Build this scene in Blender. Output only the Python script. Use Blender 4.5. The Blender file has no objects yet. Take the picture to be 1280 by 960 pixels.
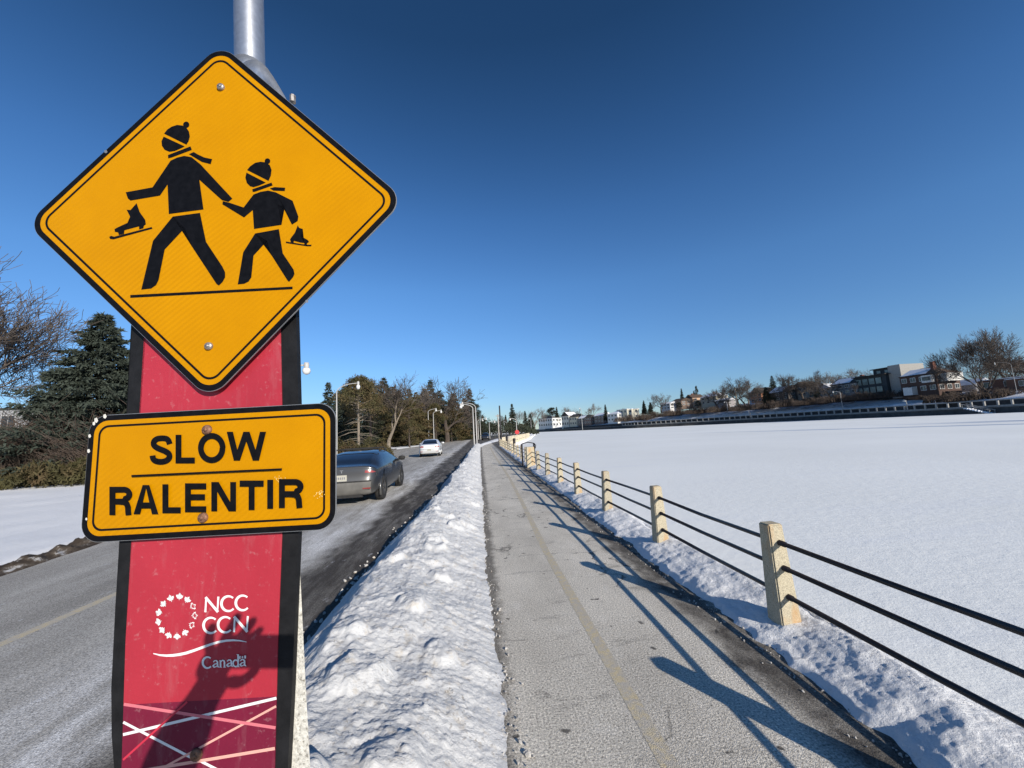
import bpy, bmesh, math, random
import numpy as np
from mathutils import Vector, Matrix
R = math.radians
SC = bpy.context.scene
COL = SC.collection

# ------------------------------------------------------------------ camera
F_PX, CAM_H, YAW, PITCH, ROLL = 481.0, 1.7, 0.089106, 0.121455, 0.055
fw = Vector((math.sin(YAW)*math.cos(PITCH), math.cos(YAW)*math.cos(PITCH), math.sin(PITCH)))
rt0 = Vector((math.cos(YAW), -math.sin(YAW), 0)); up0 = rt0.cross(fw)
rt = rt0*math.cos(ROLL) - up0*math.sin(ROLL)
up = up0*math.cos(ROLL) + rt0*math.sin(ROLL)
EYE = Vector((0, 0, CAM_H))
cd = bpy.data.cameras.new('camera'); cam = bpy.data.objects.new('camera', cd); COL.objects.link(cam)
cam.matrix_world = Matrix(((rt.x, up.x, -fw.x, 0), (rt.y, up.y, -fw.y, 0), (rt.z, up.z, -fw.z, CAM_H), (0, 0, 0, 1)))
cd.sensor_width = 36; cd.lens = 36*F_PX/1280; cd.clip_start = 0.02; cd.clip_end = 6000
SC.camera = cam

# ------------------------------------------------------------------ sky, sun, exposure
SUN_AZ, SUN_EL = R(149.5), R(20.7)          # azimuth of the sun from +Y, clockwise
w = bpy.data.worlds.new('World'); SC.world = w; w.use_nodes = True
nt = w.node_tree
sky = nt.nodes.new('ShaderNodeTexSky'); sky.sky_type = 'NISHITA'; sky.sun_disc = False
sky.sun_elevation = SUN_EL; sky.sun_rotation = SUN_AZ
sky.altitude = 100; sky.air_density = 1.0; sky.dust_density = 0.0; sky.ozone_density = 2.0
bg = nt.nodes['Background']; bg.inputs['Strength'].default_value = 0.10
tcw = nt.nodes.new('ShaderNodeTexCoord'); sep = nt.nodes.new('ShaderNodeSeparateXYZ'); nt.links.new(tcw.outputs['Generated'], sep.inputs[0])
rmp = nt.nodes.new('ShaderNodeValToRGB'); el_ = rmp.color_ramp.elements      # air colour against height above the horizon
SKYK = [(0.0, (.43, .58, .86)), (.05, (.45, .60, .86)), (.16, (.50, .73, 1.02)), (.35, (.49, .80, 1.12)), (.50, (.38, .69, 1.02)), (.62, (.28, .55, .83)), (.75, (.19, .40, .60))]
while len(el_) < len(SKYK): el_.new(.5)
for e_, (p_, c_) in zip(el_, SKYK): e_.position = p_; e_.color = (*c_, 1)
nt.links.new(sep.outputs[2], rmp.inputs[0])
mulw = nt.nodes.new('ShaderNodeMix'); mulw.data_type = 'RGBA'; mulw.blend_type = 'MULTIPLY'; mulw.inputs[0].default_value = 1
nt.links.new(sky.outputs['Color'], mulw.inputs[6]); nt.links.new(rmp.outputs[0], mulw.inputs[7])
nt.links.new(mulw.outputs[2], bg.inputs['Color'])
sd = bpy.data.lights.new('sun', 'SUN'); sd.energy = 4.6; sd.angle = R(0.40); sd.color = (1.0, 0.93, 0.83)
so = bpy.data.objects.new('sun', sd); COL.objects.link(so)
sdir = Vector((math.sin(SUN_AZ)*math.cos(SUN_EL), math.cos(SUN_AZ)*math.cos(SUN_EL), math.sin(SUN_EL)))  # towards the sun
so.rotation_euler = (-sdir).to_track_quat('-Z', 'Y').to_euler()
so.location = (40, -70, 60)
SC.view_settings.view_transform = 'Standard'; SC.view_settings.look = 'None'
SC.view_settings.exposure = 0.38; SC.view_settings.gamma = 1.0
SC.render.resolution_x, SC.render.resolution_y = 1024, 768
SC.cycles.max_bounces = 5; SC.cycles.diffuse_bounces = 2

# ------------------------------------------------------------------ pixel helpers (photo pixels -> points at a real distance)
def ray(x, y): return rt*((x-640)/F_PX) - up*((y-480)/F_PX) + fw
def at(x, y, Y):
    d = ray(x, y); return EYE + d*(Y/d.y)
def atx(x, y, X):
    d = ray(x, y); return EYE + d*(X/d.x)
def ground(x, y, z=0.0):
    d = ray(x, y); return EYE + d*((z-CAM_H)/d.z)

# ------------------------------------------------------------------ objects
def obj(name, me, mat=None, parent=None, smooth=False):
    if mat is not None:
        for m in (mat if isinstance(mat, (list, tuple)) else [mat]): me.materials.append(m)
    o = bpy.data.objects.new(name, me); COL.objects.link(o)
    if parent is not None: o.parent = parent
    if smooth:
        me.polygons.foreach_set('use_smooth', [True]*len(me.polygons))
    return o
def tag(o, label=None, cat=None, group=None, kind=None):
    if label: o['label'] = label
    if cat: o['category'] = cat
    if group: o['group'] = group
    if kind: o['kind'] = kind
    return o
def empty(name, loc=(0, 0, 0), rz=0, label=None, cat=None, group=None):
    o = bpy.data.objects.new(name, None); COL.objects.link(o); o.empty_display_size = .1
    o.location = loc; o.rotation_euler = (0, 0, rz)
    return tag(o, label, cat, group)
class MB:
    def __init__(s): s.v = []; s.f = []
    def add(s, vs, fs):
        n = len(s.v); s.v += [tuple(v) for v in vs]; s.f += [tuple(i+n for i in f) for f in fs]
    def box(s, c, d, rz=0, taper=1.0):
        cx, cy, cz = c; x, y, z = d[0]/2, d[1]/2, d[2]/2
        co, si = math.cos(rz), math.sin(rz); vs = []
        for dz, t in ((-z, 1), (z, taper)):
            for a, b in ((-x, -y), (x, -y), (x, y), (-x, y)):
                a *= t; b *= t
                vs.append((cx+a*co-b*si, cy+a*si+b*co, cz+dz))
        s.add(vs, [(3, 2, 1, 0), (4, 5, 6, 7), (0, 1, 5, 4), (1, 2, 6, 5), (2, 3, 7, 6), (3, 0, 4, 7)])
    def tube(s, pts, rad, n=8, cap=True):
        pts = [Vector(p) for p in pts]
        if not isinstance(rad, (list, tuple)): rad = [rad]*len(pts)
        vs = []; prev = None
        for i, p in enumerate(pts):
            t = (pts[min(i+1, len(pts)-1)] - pts[max(i-1, 0)]).normalized()
            ref = Vector((0, 0, 1)) if abs(t.z) < .9 else Vector((1, 0, 0))
            if prev is not None: ref = prev
            a = (ref - t*ref.dot(t)).normalized(); b = t.cross(a); prev = a
            for k in range(n):
                q = 2*math.pi*k/n; vs.append(p + (a*math.cos(q)+b*math.sin(q))*rad[i])
        fs = []
        for i in range(len(pts)-1):
            for k in range(n):
                k2 = (k+1) % n; fs.append((i*n+k, i*n+k2, (i+1)*n+k2, (i+1)*n+k))
        if cap: fs.append(tuple(range(n-1, -1, -1))); fs.append(tuple((len(pts)-1)*n+k for k in range(n)))
        s.add(vs, fs)
    def lathe(s, c, prof, n=12):
        vs = []; fs = []
        for r, z in prof:
            for k in range(n): q = 2*math.pi*k/n; vs.append((c[0]+r*math.cos(q), c[1]+r*math.sin(q), c[2]+z))
        for i in range(len(prof)-1):
            for k in range(n):
                k2 = (k+1) % n; fs.append((i*n+k, i*n+k2, (i+1)*n+k2, (i+1)*n+k))
        s.add(vs, fs)
    def mesh(s, name):
        me = bpy.data.meshes.new(name); me.from_pydata(s.v, [], s.f); me.update(); return me
    def build(s, name, mat=None, parent=None, smooth=False, bevel=0):
        me = s.mesh(name)
        if bevel:
            bm = bmesh.new(); bm.from_mesh(me)
            bmesh.ops.bevel(bm, geom=bm.edges[:], offset=bevel, segments=2, affect='EDGES', profile=.6)
            bm.to_mesh(me); bm.free()
        return obj(name, me, mat, parent, smooth)
def fastmesh(name, V, Fq):
    """V (n,3), Fq (m,k) constant corner count"""
    V = np.asarray(V, dtype=np.float32); Fq = np.asarray(Fq, dtype=np.int32); k = Fq.shape[1]
    me = bpy.data.meshes.new(name)
    me.vertices.add(len(V)); me.vertices.foreach_set('co', V.ravel())
    me.loops.add(Fq.size); me.loops.foreach_set('vertex_index', Fq.ravel())
    me.polygons.add(len(Fq)); me.polygons.foreach_set('loop_start', np.arange(0, Fq.size, k, dtype=np.int32))
    me.update(calc_edges=True); me.validate(); return me
def grid_faces(nr, nc):
    i = np.arange(nr-1)[:, None]*nc + np.arange(nc-1)[None, :]
    i = i.ravel(); return np.stack([i, i+1, i+nc+1, i+nc], 1)

# ------------------------------------------------------------------ numpy gradient noise
_rs = np.random.RandomState(7); _perm = _rs.permutation(512); _ang = _rs.rand(512)*2*np.pi
_gx, _gy = np.cos(_ang), np.sin(_ang)
def pn(x, y, seed=0):
    x = np.asarray(x, float)+seed*17.31; y = np.asarray(y, float)+seed*9.77
    xi = np.floor(x).astype(int); yi = np.floor(y).astype(int); xf = x-xi; yf = y-yi
    u = xf*xf*xf*(xf*(xf*6-15)+10); v = yf*yf*yf*(yf*(yf*6-15)+10)
    def g(a, b, dx, dy):
        h = _perm[(_perm[a % 512]+b) % 512]; return _gx[h]*dx+_gy[h]*dy
    n0 = g(xi, yi, xf, yf)*(1-u)+g(xi+1, yi, xf-1, yf)*u
    n1 = g(xi, yi+1, xf, yf-1)*(1-u)+g(xi+1, yi+1, xf-1, yf-1)*u
    return (n0*(1-v)+n1*v)*1.5
def fbm(x, y, o=4, seed=0, g=.5):
    s = 0; a = 1; f = 1
    for i in range(o): s = s+a*pn(x*f, y*f, seed+i*3); a *= g; f *= 2.03
    return s

# ------------------------------------------------------------------ materials
class N:
    """tiny node-graph helper"""
    def __init__(s, name):
        s.m = bpy.data.materials.new(name); s.m.use_nodes = True; s.t = s.m.node_tree
        s.b = s.t.nodes['Principled BSDF']; s.tc = s.t.nodes.new('ShaderNodeTexCoord')
    def link(s, a, b): s.t.links.new(a, b)
    def map(s, scale=(1, 1, 1), loc=(0, 0, 0), rot=(0, 0, 0), src='Object'):
        n = s.t.nodes.new('ShaderNodeMapping'); n.inputs['Scale'].default_value = scale
        n.inputs['Location'].default_value = loc; n.inputs['Rotation'].default_value = rot
        s.link(s.tc.outputs[src], n.inputs['Vector']); return n.outputs[0]
    def noise(s, scale, detail=4, rough=.55, vec=None, dist=0):
        n = s.t.nodes.new('ShaderNodeTexNoise'); n.inputs['Scale'].default_value = scale
        n.inputs['Detail'].default_value = detail; n.inputs['Roughness'].default_value = rough
        n.inputs['Distortion'].default_value = dist
        s.link(vec if vec is not None else s.tc.outputs['Object'], n.inputs['Vector']); return n.outputs['Fac']
    def voro(s, scale, vec=None, feature='F1', out='Distance'):
        n = s.t.nodes.new('ShaderNodeTexVoronoi'); n.feature = feature; n.inputs['Scale'].default_value = scale
        s.link(vec if vec is not None else s.tc.outputs['Object'], n.inputs['Vector']); return n.outputs[out]
    def ramp(s, fac, stops):
        n = s.t.nodes.new('ShaderNodeValToRGB'); e = n.color_ramp.elements
        while len(e) < len(stops): e.new(.5)
        for k, (p, c) in enumerate(stops):
            e[k].position = p; e[k].color = (c, c, c, 1) if not isinstance(c, (tuple, list)) else (*c, 1)
        s.link(fac, n.inputs[0]); return n.outputs[0]
    def math(s, op, a, b=None, clamp=False):
        n = s.t.nodes.new('ShaderNodeMath'); n.operation = op; n.use_clamp = clamp
        for i, q in enumerate((a, b)):
            if q is None: continue
            if isinstance(q, (int, float)): n.inputs[i].default_value = q
            else: s.link(q, n.inputs[i])
        return n.outputs[0]
    def mix(s, fac, a, b, mode='MIX'):
        n = s.t.nodes.new('ShaderNodeMix'); n.data_type = 'RGBA'; n.blend_type = mode
        for i, q in ((0, fac), (6, a), (7, b)):
            if isinstance(q, (int, float)): n.inputs[i].default_value = q
            elif isinstance(q, (tuple, list)): n.inputs[i].default_value = (*q, 1)
            else: s.link(q, n.inputs[i])
        return n.outputs[2]
    def xyz(s, src='Object', vec=None):
        n = s.t.nodes.new('ShaderNodeSeparateXYZ'); s.link(vec if vec is not None else s.tc.outputs[src], n.inputs[0]); return n.outputs
    def bump(s, h, strength=.3, dist=.01, normal=None):
        n = s.t.nodes.new('ShaderNodeBump'); n.inputs['Strength'].default_value = strength; n.inputs['Distance'].default_value = dist
        s.link(h, n.inputs['Height'])
        if normal is not None: s.link(normal, n.inputs['Normal'])
        return n.outputs[0]
    def out(s, col=None, rough=None, normal=None, metal=None, spec=None):
        for key, v in (('Base Color', col), ('Roughness', rough), ('Normal', normal), ('Metallic', metal), ('Specular IOR Level', spec)):
            if v is None: continue
            if isinstance(v, (int, float)): s.b.inputs[key].default_value = v
            elif isinstance(v, (tuple, list)): s.b.inputs[key].default_value = (*v, 1)
            else: s.link(v, s.b.inputs[key])
        return s.m
def plain(name, c, rough=.6, var=.15, scale=6, metal=0, bump=0, spec=.4):
    n = N(name); f = n.noise(scale, 5)
    lo = tuple(x*(1-var) for x in c); hi = tuple(min(1, x*(1+var)) for x in c)
    col = n.ramp(f, [(.3, lo), (.7, hi)])
    nm = n.bump(n.noise(scale*6, 3), bump, .01) if bump else None
    return n.out(col, rough, nm, metal, spec)

def mat_snow(name='snow', dirt=.25, fine=1.0, base=(.80, .80, .80)):
    n = N(name)
    big = n.noise(1.3, 5, .6); sp = n.noise(34, 3, .6); sp2 = n.noise(9, 5, .7)
    m = n.math('MULTIPLY', n.ramp(sp2, [(.55, 0), (.66, 1)]), dirt)
    c = n.mix(m, base, (.50, .43, .33))
    m2 = n.math('MULTIPLY', n.ramp(sp, [(.60, 0), (.66, 1)]), dirt*1.6, True)
    m2 = n.math('MULTIPLY', m2, n.ramp(n.noise(2.7, 3, .6), [(.46, .06), (.66, .8)]))
    c = n.mix(m2, c, (.16, .13, .10))
    c = n.mix(n.ramp(big, [(.35, 0), (.7, .25)]), c, tuple(q*.90 for q in base))
    b1 = n.bump(n.noise(48*fine, 6, .72), .8, .016)
    b2 = n.bump(n.noise(220*fine, 2, .6), .35, .004, b1)
    return n.out(c, .85, b2, spec=.2)
def mat_ice():
    n = N('lake_snow')
    a = n.noise(.06, 5, .6); str_ = n.noise(1, 5, .6, n.map((.10, .9, 1), rot=(0, 0, R(38))))
    c = n.mix(n.ramp(a, [(.35, 0), (.7, 1)]), (.78, .79, .765), (.85, .86, .835))
    c = n.mix(n.math('MULTIPLY', n.ramp(str_, [(.55, 0), (.75, 1)]), .25), c, (.70, .73, .79))
    # two darker blue bands in the surface colour, out in the lake, right
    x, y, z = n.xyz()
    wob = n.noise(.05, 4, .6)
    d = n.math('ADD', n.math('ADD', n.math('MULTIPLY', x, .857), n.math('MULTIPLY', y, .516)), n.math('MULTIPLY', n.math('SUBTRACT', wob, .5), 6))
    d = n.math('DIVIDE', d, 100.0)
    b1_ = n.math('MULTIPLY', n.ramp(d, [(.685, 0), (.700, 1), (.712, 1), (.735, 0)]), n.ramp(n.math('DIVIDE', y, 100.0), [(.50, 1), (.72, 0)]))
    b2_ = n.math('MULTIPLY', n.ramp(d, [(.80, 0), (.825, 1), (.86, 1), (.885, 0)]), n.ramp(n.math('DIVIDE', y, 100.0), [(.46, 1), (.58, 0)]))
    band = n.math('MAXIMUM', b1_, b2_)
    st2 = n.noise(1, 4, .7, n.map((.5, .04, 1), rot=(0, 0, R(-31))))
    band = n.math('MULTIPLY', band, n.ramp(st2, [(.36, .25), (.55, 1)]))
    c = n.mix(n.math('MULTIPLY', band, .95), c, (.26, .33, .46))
    b1 = n.bump(n.noise(4, 6, .65), .5, .03)
    b2 = n.bump(n.noise(38, 4, .7), .45, .010, b1)
    return n.out(c, .8, b2, spec=.25)
def mat_asphalt(name, road):
    n = N(name); x, y, z = n.xyz()
    stretch = n.map((1, .18, 1)) if road else n.map((1, .55, 1))
    big = n.noise(1.1, 6, .62, stretch); med = n.noise(5, 5, .65, stretch); fine = n.noise(78, 3, .75); sv = n.voro(170)
    gr = n.ramp(fine, [(.34, .36), (.44, .92), (.54, 1.24), (.66, 1.85)])
    if road:
        c = n.mix(n.ramp(big, [(.35, 0), (.68, 1)]), (.235, .22, .195), (.395, .375, .34))
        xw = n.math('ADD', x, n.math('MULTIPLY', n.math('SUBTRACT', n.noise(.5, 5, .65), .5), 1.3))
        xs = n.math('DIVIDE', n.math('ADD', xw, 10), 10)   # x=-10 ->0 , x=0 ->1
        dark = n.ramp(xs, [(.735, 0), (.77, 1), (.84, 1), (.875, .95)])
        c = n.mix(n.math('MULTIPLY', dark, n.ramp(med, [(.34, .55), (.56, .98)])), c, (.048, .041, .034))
        white = n.ramp(xs, [(.60, 0), (.70, 1), (.735, 1), (.765, 0)])
        c = n.mix(n.math('MULTIPLY', white, n.ramp(med, [(.38, .05), (.62, .8)])), c, (.60, .59, .575))
        crust = n.ramp(n.noise(7, 5, .7, n.map((.9, .35, 1))), [(.62, 0), (.70, 1)])
        c = n.mix(n.math('MULTIPLY', crust, .45), c, (.52, .52, .53))
    else:
        c = n.mix(n.ramp(big, [(.33, 0), (.66, 1)]), (.42, .385, .325), (.585, .54, .46))
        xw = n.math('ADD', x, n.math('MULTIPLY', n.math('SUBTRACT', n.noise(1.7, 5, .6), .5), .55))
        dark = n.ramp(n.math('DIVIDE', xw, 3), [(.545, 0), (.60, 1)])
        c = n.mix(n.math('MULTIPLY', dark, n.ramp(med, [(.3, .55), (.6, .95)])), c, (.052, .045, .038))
        xl = n.math('ADD', x, n.math('MULTIPLY', n.math('SUBTRACT', n.noise(6, 4, .65), .5), .22))
        c = n.mix(n.ramp(xl, [(.07, .8), (.16, 0)]), c, (.10, .088, .072))
        wv = n.t.nodes.new('ShaderNodeVectorMath'); wv.operation = 'ADD'; nz_ = n.t.nodes.new('ShaderNodeTexNoise'); nz_.inputs['Scale'].default_value = 2.2; nz_.inputs['Detail'].default_value = 5
        n.link(n.tc.outputs['Object'], nz_.inputs['Vector']); sc_ = n.t.nodes.new('ShaderNodeVectorMath'); sc_.operation = 'SCALE'; sc_.inputs[3].default_value = .55; n.link(nz_.outputs['Color'], sc_.inputs[0])
        n.link(n.map((.75, .42, 1), (.4, .2, 0)), wv.inputs[0]); n.link(sc_.outputs[0], wv.inputs[1])
        ck = n.voro(1.0, wv.outputs[0], 'DISTANCE_TO_EDGE'); ckm = n.math('MULTIPLY', n.ramp(ck, [(.004, 1), (.014, 0)]), n.ramp(n.noise(1.1, 3, .6, n.map((1, 1, 1), (5, 1, 2))), [(.50, 0), (.60, .8)]))
        c = n.mix(ckm, c, (.055, .05, .043))
        # dark frost joints and damp blotches
        v2 = n.noise(2.6, 5, .7, n.map((.7, 2.4, 1), (3, 9, 0)))
        c = n.mix(n.math('MULTIPLY', n.ramp(v2, [(.58, 0), (.70, 1)]), .5), c, (.07, .065, .06))
        sp = n.noise(7.5, 2, .5, n.map((1, 1, 1), (31, 7, 0)))
        c = n.mix(n.math('MULTIPLY', n.ramp(sp, [(.69, 0), (.72, 1)]), .8), c, (.03, .027, .025))
        lt = n.noise(3.4, 6, .7, n.map((1, .8, 1), (11, 2, 0)))
        c = n.mix(n.math('MULTIPLY', n.ramp(lt, [(.56, 0), (.70, 1)]), .4), c, (.66, .62, .55))
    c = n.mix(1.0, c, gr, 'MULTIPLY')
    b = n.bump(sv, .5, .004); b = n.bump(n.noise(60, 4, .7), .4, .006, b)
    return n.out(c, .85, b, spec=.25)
def mat_paint(worn=.75):
    n = N('yellow_line_paint'); f = n.noise(18, 5, .7); g = n.noise(140, 2, .7)
    c = n.mix(n.ramp(f, [(.42, 0), (.60, 1)]), (.47, .43, .365), (.57, .475, .30))
    c = n.mix(n.ramp(n.noise(2.3, 5, .7), [(.50, 0), (.62, worn)]), c, (.47, .43, .365))
    c = n.mix(1.0, c, n.ramp(g, [(.32, .7), (.5, 1.0), (.72, 1.25)]), 'MULTIPLY')
    return n.out(c, .8, n.bump(n.voro(170), .5, .004), spec=.2)
def mat_granite(name, rust=True, base=(.37, .335, .25), hi=(.54, .49, .375)):
    n = N(name); f = n.noise(120, 3, .75); g = n.voro(230, out='Color')
    gx = n.t.nodes.new('ShaderNodeSeparateColor'); n.link(g, gx.inputs[0])
    c = n.ramp(f, [(.26, (.13, .12, .10)), (.40, base), (.66, hi)])
    c = n.mix(n.ramp(gx.outputs[0], [(.84, 0), (.90, .55)]), c, (.17, .155, .13))
    if rust:
        r = n.noise(3.2, 4, .6, n.map((2.2, 2.2, .8), src='Object'))
        c = n.mix(n.math('MULTIPLY', n.ramp(r, [(.50, 0), (.66, 1)]), .6), c, (.46, .25, .09))
    oi = n.t.nodes.new('ShaderNodeObjectInfo'); c = n.mix(1.0, c, n.ramp(oi.outputs['Random'], [(0, (.80, .80, .82)), (1, (1.12, 1.08, 1.0))]), 'MULTIPLY')
    b = n.bump(n.noise(90, 4, .75), .7, .006)
    return n.out(c, .85, b, spec=.25)
M = {}
M['snow_bank'] = mat_snow('ploughed_snow', .55, 1.0, (.63, .63, .625))
M['snow'] = mat_snow('lawn_snow', .06, .5, (.80, .80, .80))
M['snow_edge'] = mat_snow('fence_snow', .15)
M['crumb'] = mat_snow('dirty_crumbs', .9, 1.0, (.50, .48, .45))
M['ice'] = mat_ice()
M['road'] = mat_asphalt('road_asphalt', True)
M['path'] = mat_asphalt('path_asphalt', False)
M['paint'] = mat_paint(); M['paint_road'] = mat_paint(.25)
M['granite'] = mat_granite('fence_granite')
M['granite2'] = mat_granite('marker_granite', False, (.45, .45, .43), (.66, .66, .63))
M['pipe'] = plain('painted_rail_steel', (.016, .012, .012), .45, .35, 30, bump=.15)
M['galv'] = plain('galvanised_steel', (.62, .64, .66), .33, .12, 60, metal=.85, bump=.05)
M['alu'] = plain('aluminium_edge', (.34, .34, .34), .45, .1, 40, metal=.7)
M['black'] = plain('sign_black', (.0045, .0045, .0055), .5, .4, 60, spec=.10)
M['boltsteel'] = plain('bolt_steel', (.36, .33, .30), .4, .4, 120, metal=.7)
M['boltrust'] = plain('rusty_bolt', (.20, .10, .06), .6, .5, 160, metal=.3)
M['chip'] = plain('chipped_white', (.60, .58, .52), .6, .1, 30)
M['white'] = plain('white_print', (.74, .73, .72), .45, .05, 40)
M['lampmetal'] = plain('pale_lamp_metal', (.40, .39, .37), .5, .1, 3)
M['globe'] = plain('lamp_globe', (.62, .62, .60), .25, .05, 9)
M['dirt'] = plain('roadside_dirt', (.075, .055, .040), .95, .5, 9, bump=.5)
M['bark'] = plain('bark', (.075, .058, .047), .95, .35, 5)
M['barklight'] = plain('pale_bark', (.20, .165, .125), .95, .3, 5)
M['twig'] = plain('twig', (.085, .068, .055), .95, .3, 2)
M['twig_grey'] = plain('grey_twig', (.15, .125, .105), .95, .3, 2)
M['brush'] = plain('brush_twigs', (.075, .055, .042), .95, .4, 1.2)
def mat_yellow():
    n = N('retroreflective_yellow')
    x, y, z = n.xyz()
    f = n.noise(7, 4, .6); g = n.noise(420, 2, .6)
    s = n.math('SINE', n.math('ADD', n.math('MULTIPLY', n.math('ADD', x, n.math('MULTIPLY', z, -1.25)), 330), n.math('MULTIPLY', n.noise(5, 3), 7)))
    patch = n.ramp(n.noise(2.6, 2, .5), [(.40, 0), (.62, 1)])
    st = n.math('MULTIPLY', n.math('MULTIPLY', s, patch), .045)
    c = n.ramp(f, [(.3, (.455, .194, .0004)), (.7, (.50, .219, .0004))])
    k = n.math('ADD', n.math('ADD', 1.0, st), n.math('MULTIPLY', n.math('SUBTRACT', g, .5), .22))
    kk = n.t.nodes.new('ShaderNodeCombineColor')
    for i in range(3): n.link(k, kk.inputs[i])
    c = n.mix(1.0, c, kk.outputs[0], 'MULTIPLY')
    return n.out(c, .42, n.bump(n.voro(380), .12, .001), spec=.08)
M['yellow'] = mat_yellow()
def mat_red(name, c):
    n = N(name); f = n.noise(4, 4, .6)
    col = n.ramp(f, [(.3, tuple(q*.90 for q in c)), (.7, tuple(q*1.10 for q in c))])
    film = n.ramp(n.noise(1, 5, .7, n.map((16, 16, 3.5))), [(.54, 0), (.72, .16)]); col = n.mix(film, col, (.42, .30, .30))
    col = n.mix(n.ramp(n.noise(55, 4, .7), [(.60, 0), (.68, .18)]), col, (.50, .36, .36))
    b = n.bump(n.noise(95, 3, .6), .16, .003)
    return n.out(col, .34, b, spec=.28)
M['red'] = mat_red('red_panel', (.375, .028, .045)); M['maroon'] = mat_red('maroon_band', (.165, .012, .035))
M['frame'] = plain('charcoal_frame', (.012, .012, .013), .55, .35, 25, bump=.1, spec=.15)
M['pink'] = plain('pink_stripe', (.60, .16, .19), .45, .05, 30)
M['salmon'] = plain('salmon_stripe', (.70, .36, .30), .45, .05, 30)
M['redline'] = plain('red_stripe', (.52, .03, .06), .45, .05, 30)

# ================================================================== TERRAIN
def interp(t, pts):
    xs = [p[0] for p in pts]; ys = [p[1] for p in pts]; return np.interp(t, xs, ys)
# road edges and path edges as functions of Y (metres along the lake)
ROAD_R = [(-20, -1.5), (4, -1.62), (6.5, -1.55), (11.5, -1.34), (21, -1.2), (48, -1.0), (65, .4), (100, 4.0), (150, 11), (230, 30)]
ROAD_L = [(-20, -7.3), (7, -7.6), (9, -7.9), (20, -10.4), (44, -15.6), (55, -13.4), (73, -10.4), (110, -8.0), (155, -5), (230, 12)]
PATH_L = [(-20, .12), (2, .12), (5, .02), (30, -.04), (46, 0), (54, .7), (65, 2.4), (97, 7.9)]
PATH_R = [(-20, 2.05), (10, 2.0), (30, 2.05), (46, 2.15), (54, 2.9), (65, 5.0), (97, 11.0)]
SHORE = [(-60, 2.6), (46, 2.75), (54, 4.0), (65, 6.6), (97, 12.6), (150, 21), (260, 40), (420, 54), (3000, 54)]
ys = np.concatenate([np.arange(-20, 30, .5), np.arange(30, 231, 2.0)])
def strip(name, L, Rr, z, mat, ys, n=12):
    V = []
    for y in ys:
        a, b = float(interp(y, L)), float(interp(y, Rr))
        for k in range(n): V.append((a+(b-a)*k/(n-1), y, z))
    return obj(name, fastmesh(name, V, grid_faces(len(ys), n)), mat)
tag(strip('road', [(y, x-.6) for y, x in ROAD_L], [(y, x+.5) for y, x in ROAD_R], -.08, M['road'], ys), kind='structure')
yp = ys[ys <= 97]
tag(strip('path', [(y, x-.4) for y, x in PATH_L], [(y, x+.25) for y, x in PATH_R], 0.0, M['path'], yp), kind='structure')
# body of land under everything on this side of the lake, with its bank down to the ice
V = []; yl = np.concatenate([np.arange(-60, 421, 4.0), [600, 1000, 2500]])
for y in yl:
    e = float(interp(y, SHORE)); V += [(-700, y, -.13), (e-.35, y, -.13), (e-.05, y, -.40), (e+.12, y, -.75)]
tag(obj('ground', fastmesh('ground', V, grid_faces(len(yl), 4)), M['snow']), kind='structure')
# frozen lake: one sheet out to the horizon
V = [(-3000, -1500, -.6), (3500, -1500, -.6), (3500, 4500, -.6), (-3000, 4500, -.6)]
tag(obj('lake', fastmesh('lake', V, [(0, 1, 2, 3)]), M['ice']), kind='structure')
# verge between road and path beyond the bank of ploughed snow
yv = np.arange(40, 98, .8); V = []
for y in yv:
    a, b = float(interp(y, ROAD_R)), float(interp(y, PATH_L))
    for k in range(7):
        t = k/6; V.append((a+(b-a)*t, y, -.07+.22*math.sin(math.pi*t)+.05*float(pn(y*.6, t*3, 5))))
tag(obj('verge', fastmesh('verge', V, grid_faces(len(yv), 7)), M['snow']), kind='structure')

# lawn left of the road
yv = np.concatenate([np.arange(-12, 40, .35), np.arange(40, 232, 1.5)])
dv = np.concatenate([np.linspace(0, 3, 22), np.linspace(3.3, 20, 34), np.geomspace(21, 420, 26)])
Y, D = np.meshgrid(yv, dv, indexing='ij')
X = interp(Y.ravel(), ROAD_L).reshape(Y.shape)-D
sm = lambda t: np.clip(t, 0, 1)**2*(3-2*np.clip(t, 0, 1))
Z = -.09+.10*sm(D/.35)+.38*sm(D/26)+.035*fbm(X*.5, Y*.5, 4, 3)*sm(D/1.0)+.012*fbm(X*3, Y*3, 3, 9)*sm(D/.6)
tag(obj('lawn', fastmesh('lawn', np.stack([X, Y, Z], -1).reshape(-1, 3), grid_faces(*Y.shape)), M['snow'], smooth=True), kind='structure')
def lawn_z(x, y):
    d = float(interp(y, ROAD_L))-x; return float(-.09+.10*sm(d/.35)+.38*sm(d/26))
# dirty broken crust along the left kerb
yv = np.concatenate([np.arange(2, 16, .045), np.arange(16, 60, .25)]); nv = 14
V = []
for y in yv:
    x0 = float(interp(y, ROAD_L))
    for k in range(nv):
        t = k/(nv-1); x = x0+.22-.62*t
        q = float(fbm(x*5, y*3.2, 4, 21)); h = math.sin(math.pi*min(1, t*1.15))*(.06+.10*max(0, .25+q))
        V.append((x, y+.05*float(pn(x*9, y*6, 4)), -.095+.05*t+max(0, h)))
n_ = N('kerb_crust'); f_ = n_.noise(7, 5, .7, n_.map((1, .6, 1)))
c_ = n_.ramp(f_, [(.42, (.045, .034, .026)), (.56, (.10, .08, .062)), (.66, (.50, .49, .48))])
kerbmat = n_.out(c_, .95, n_.bump(n_.noise(60, 4, .7), .6, .01), spec=.2)
tag(obj('kerb_edge', fastmesh('kerb_edge', V, grid_faces(len(yv), nv)), kerbmat), kind='structure')

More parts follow.
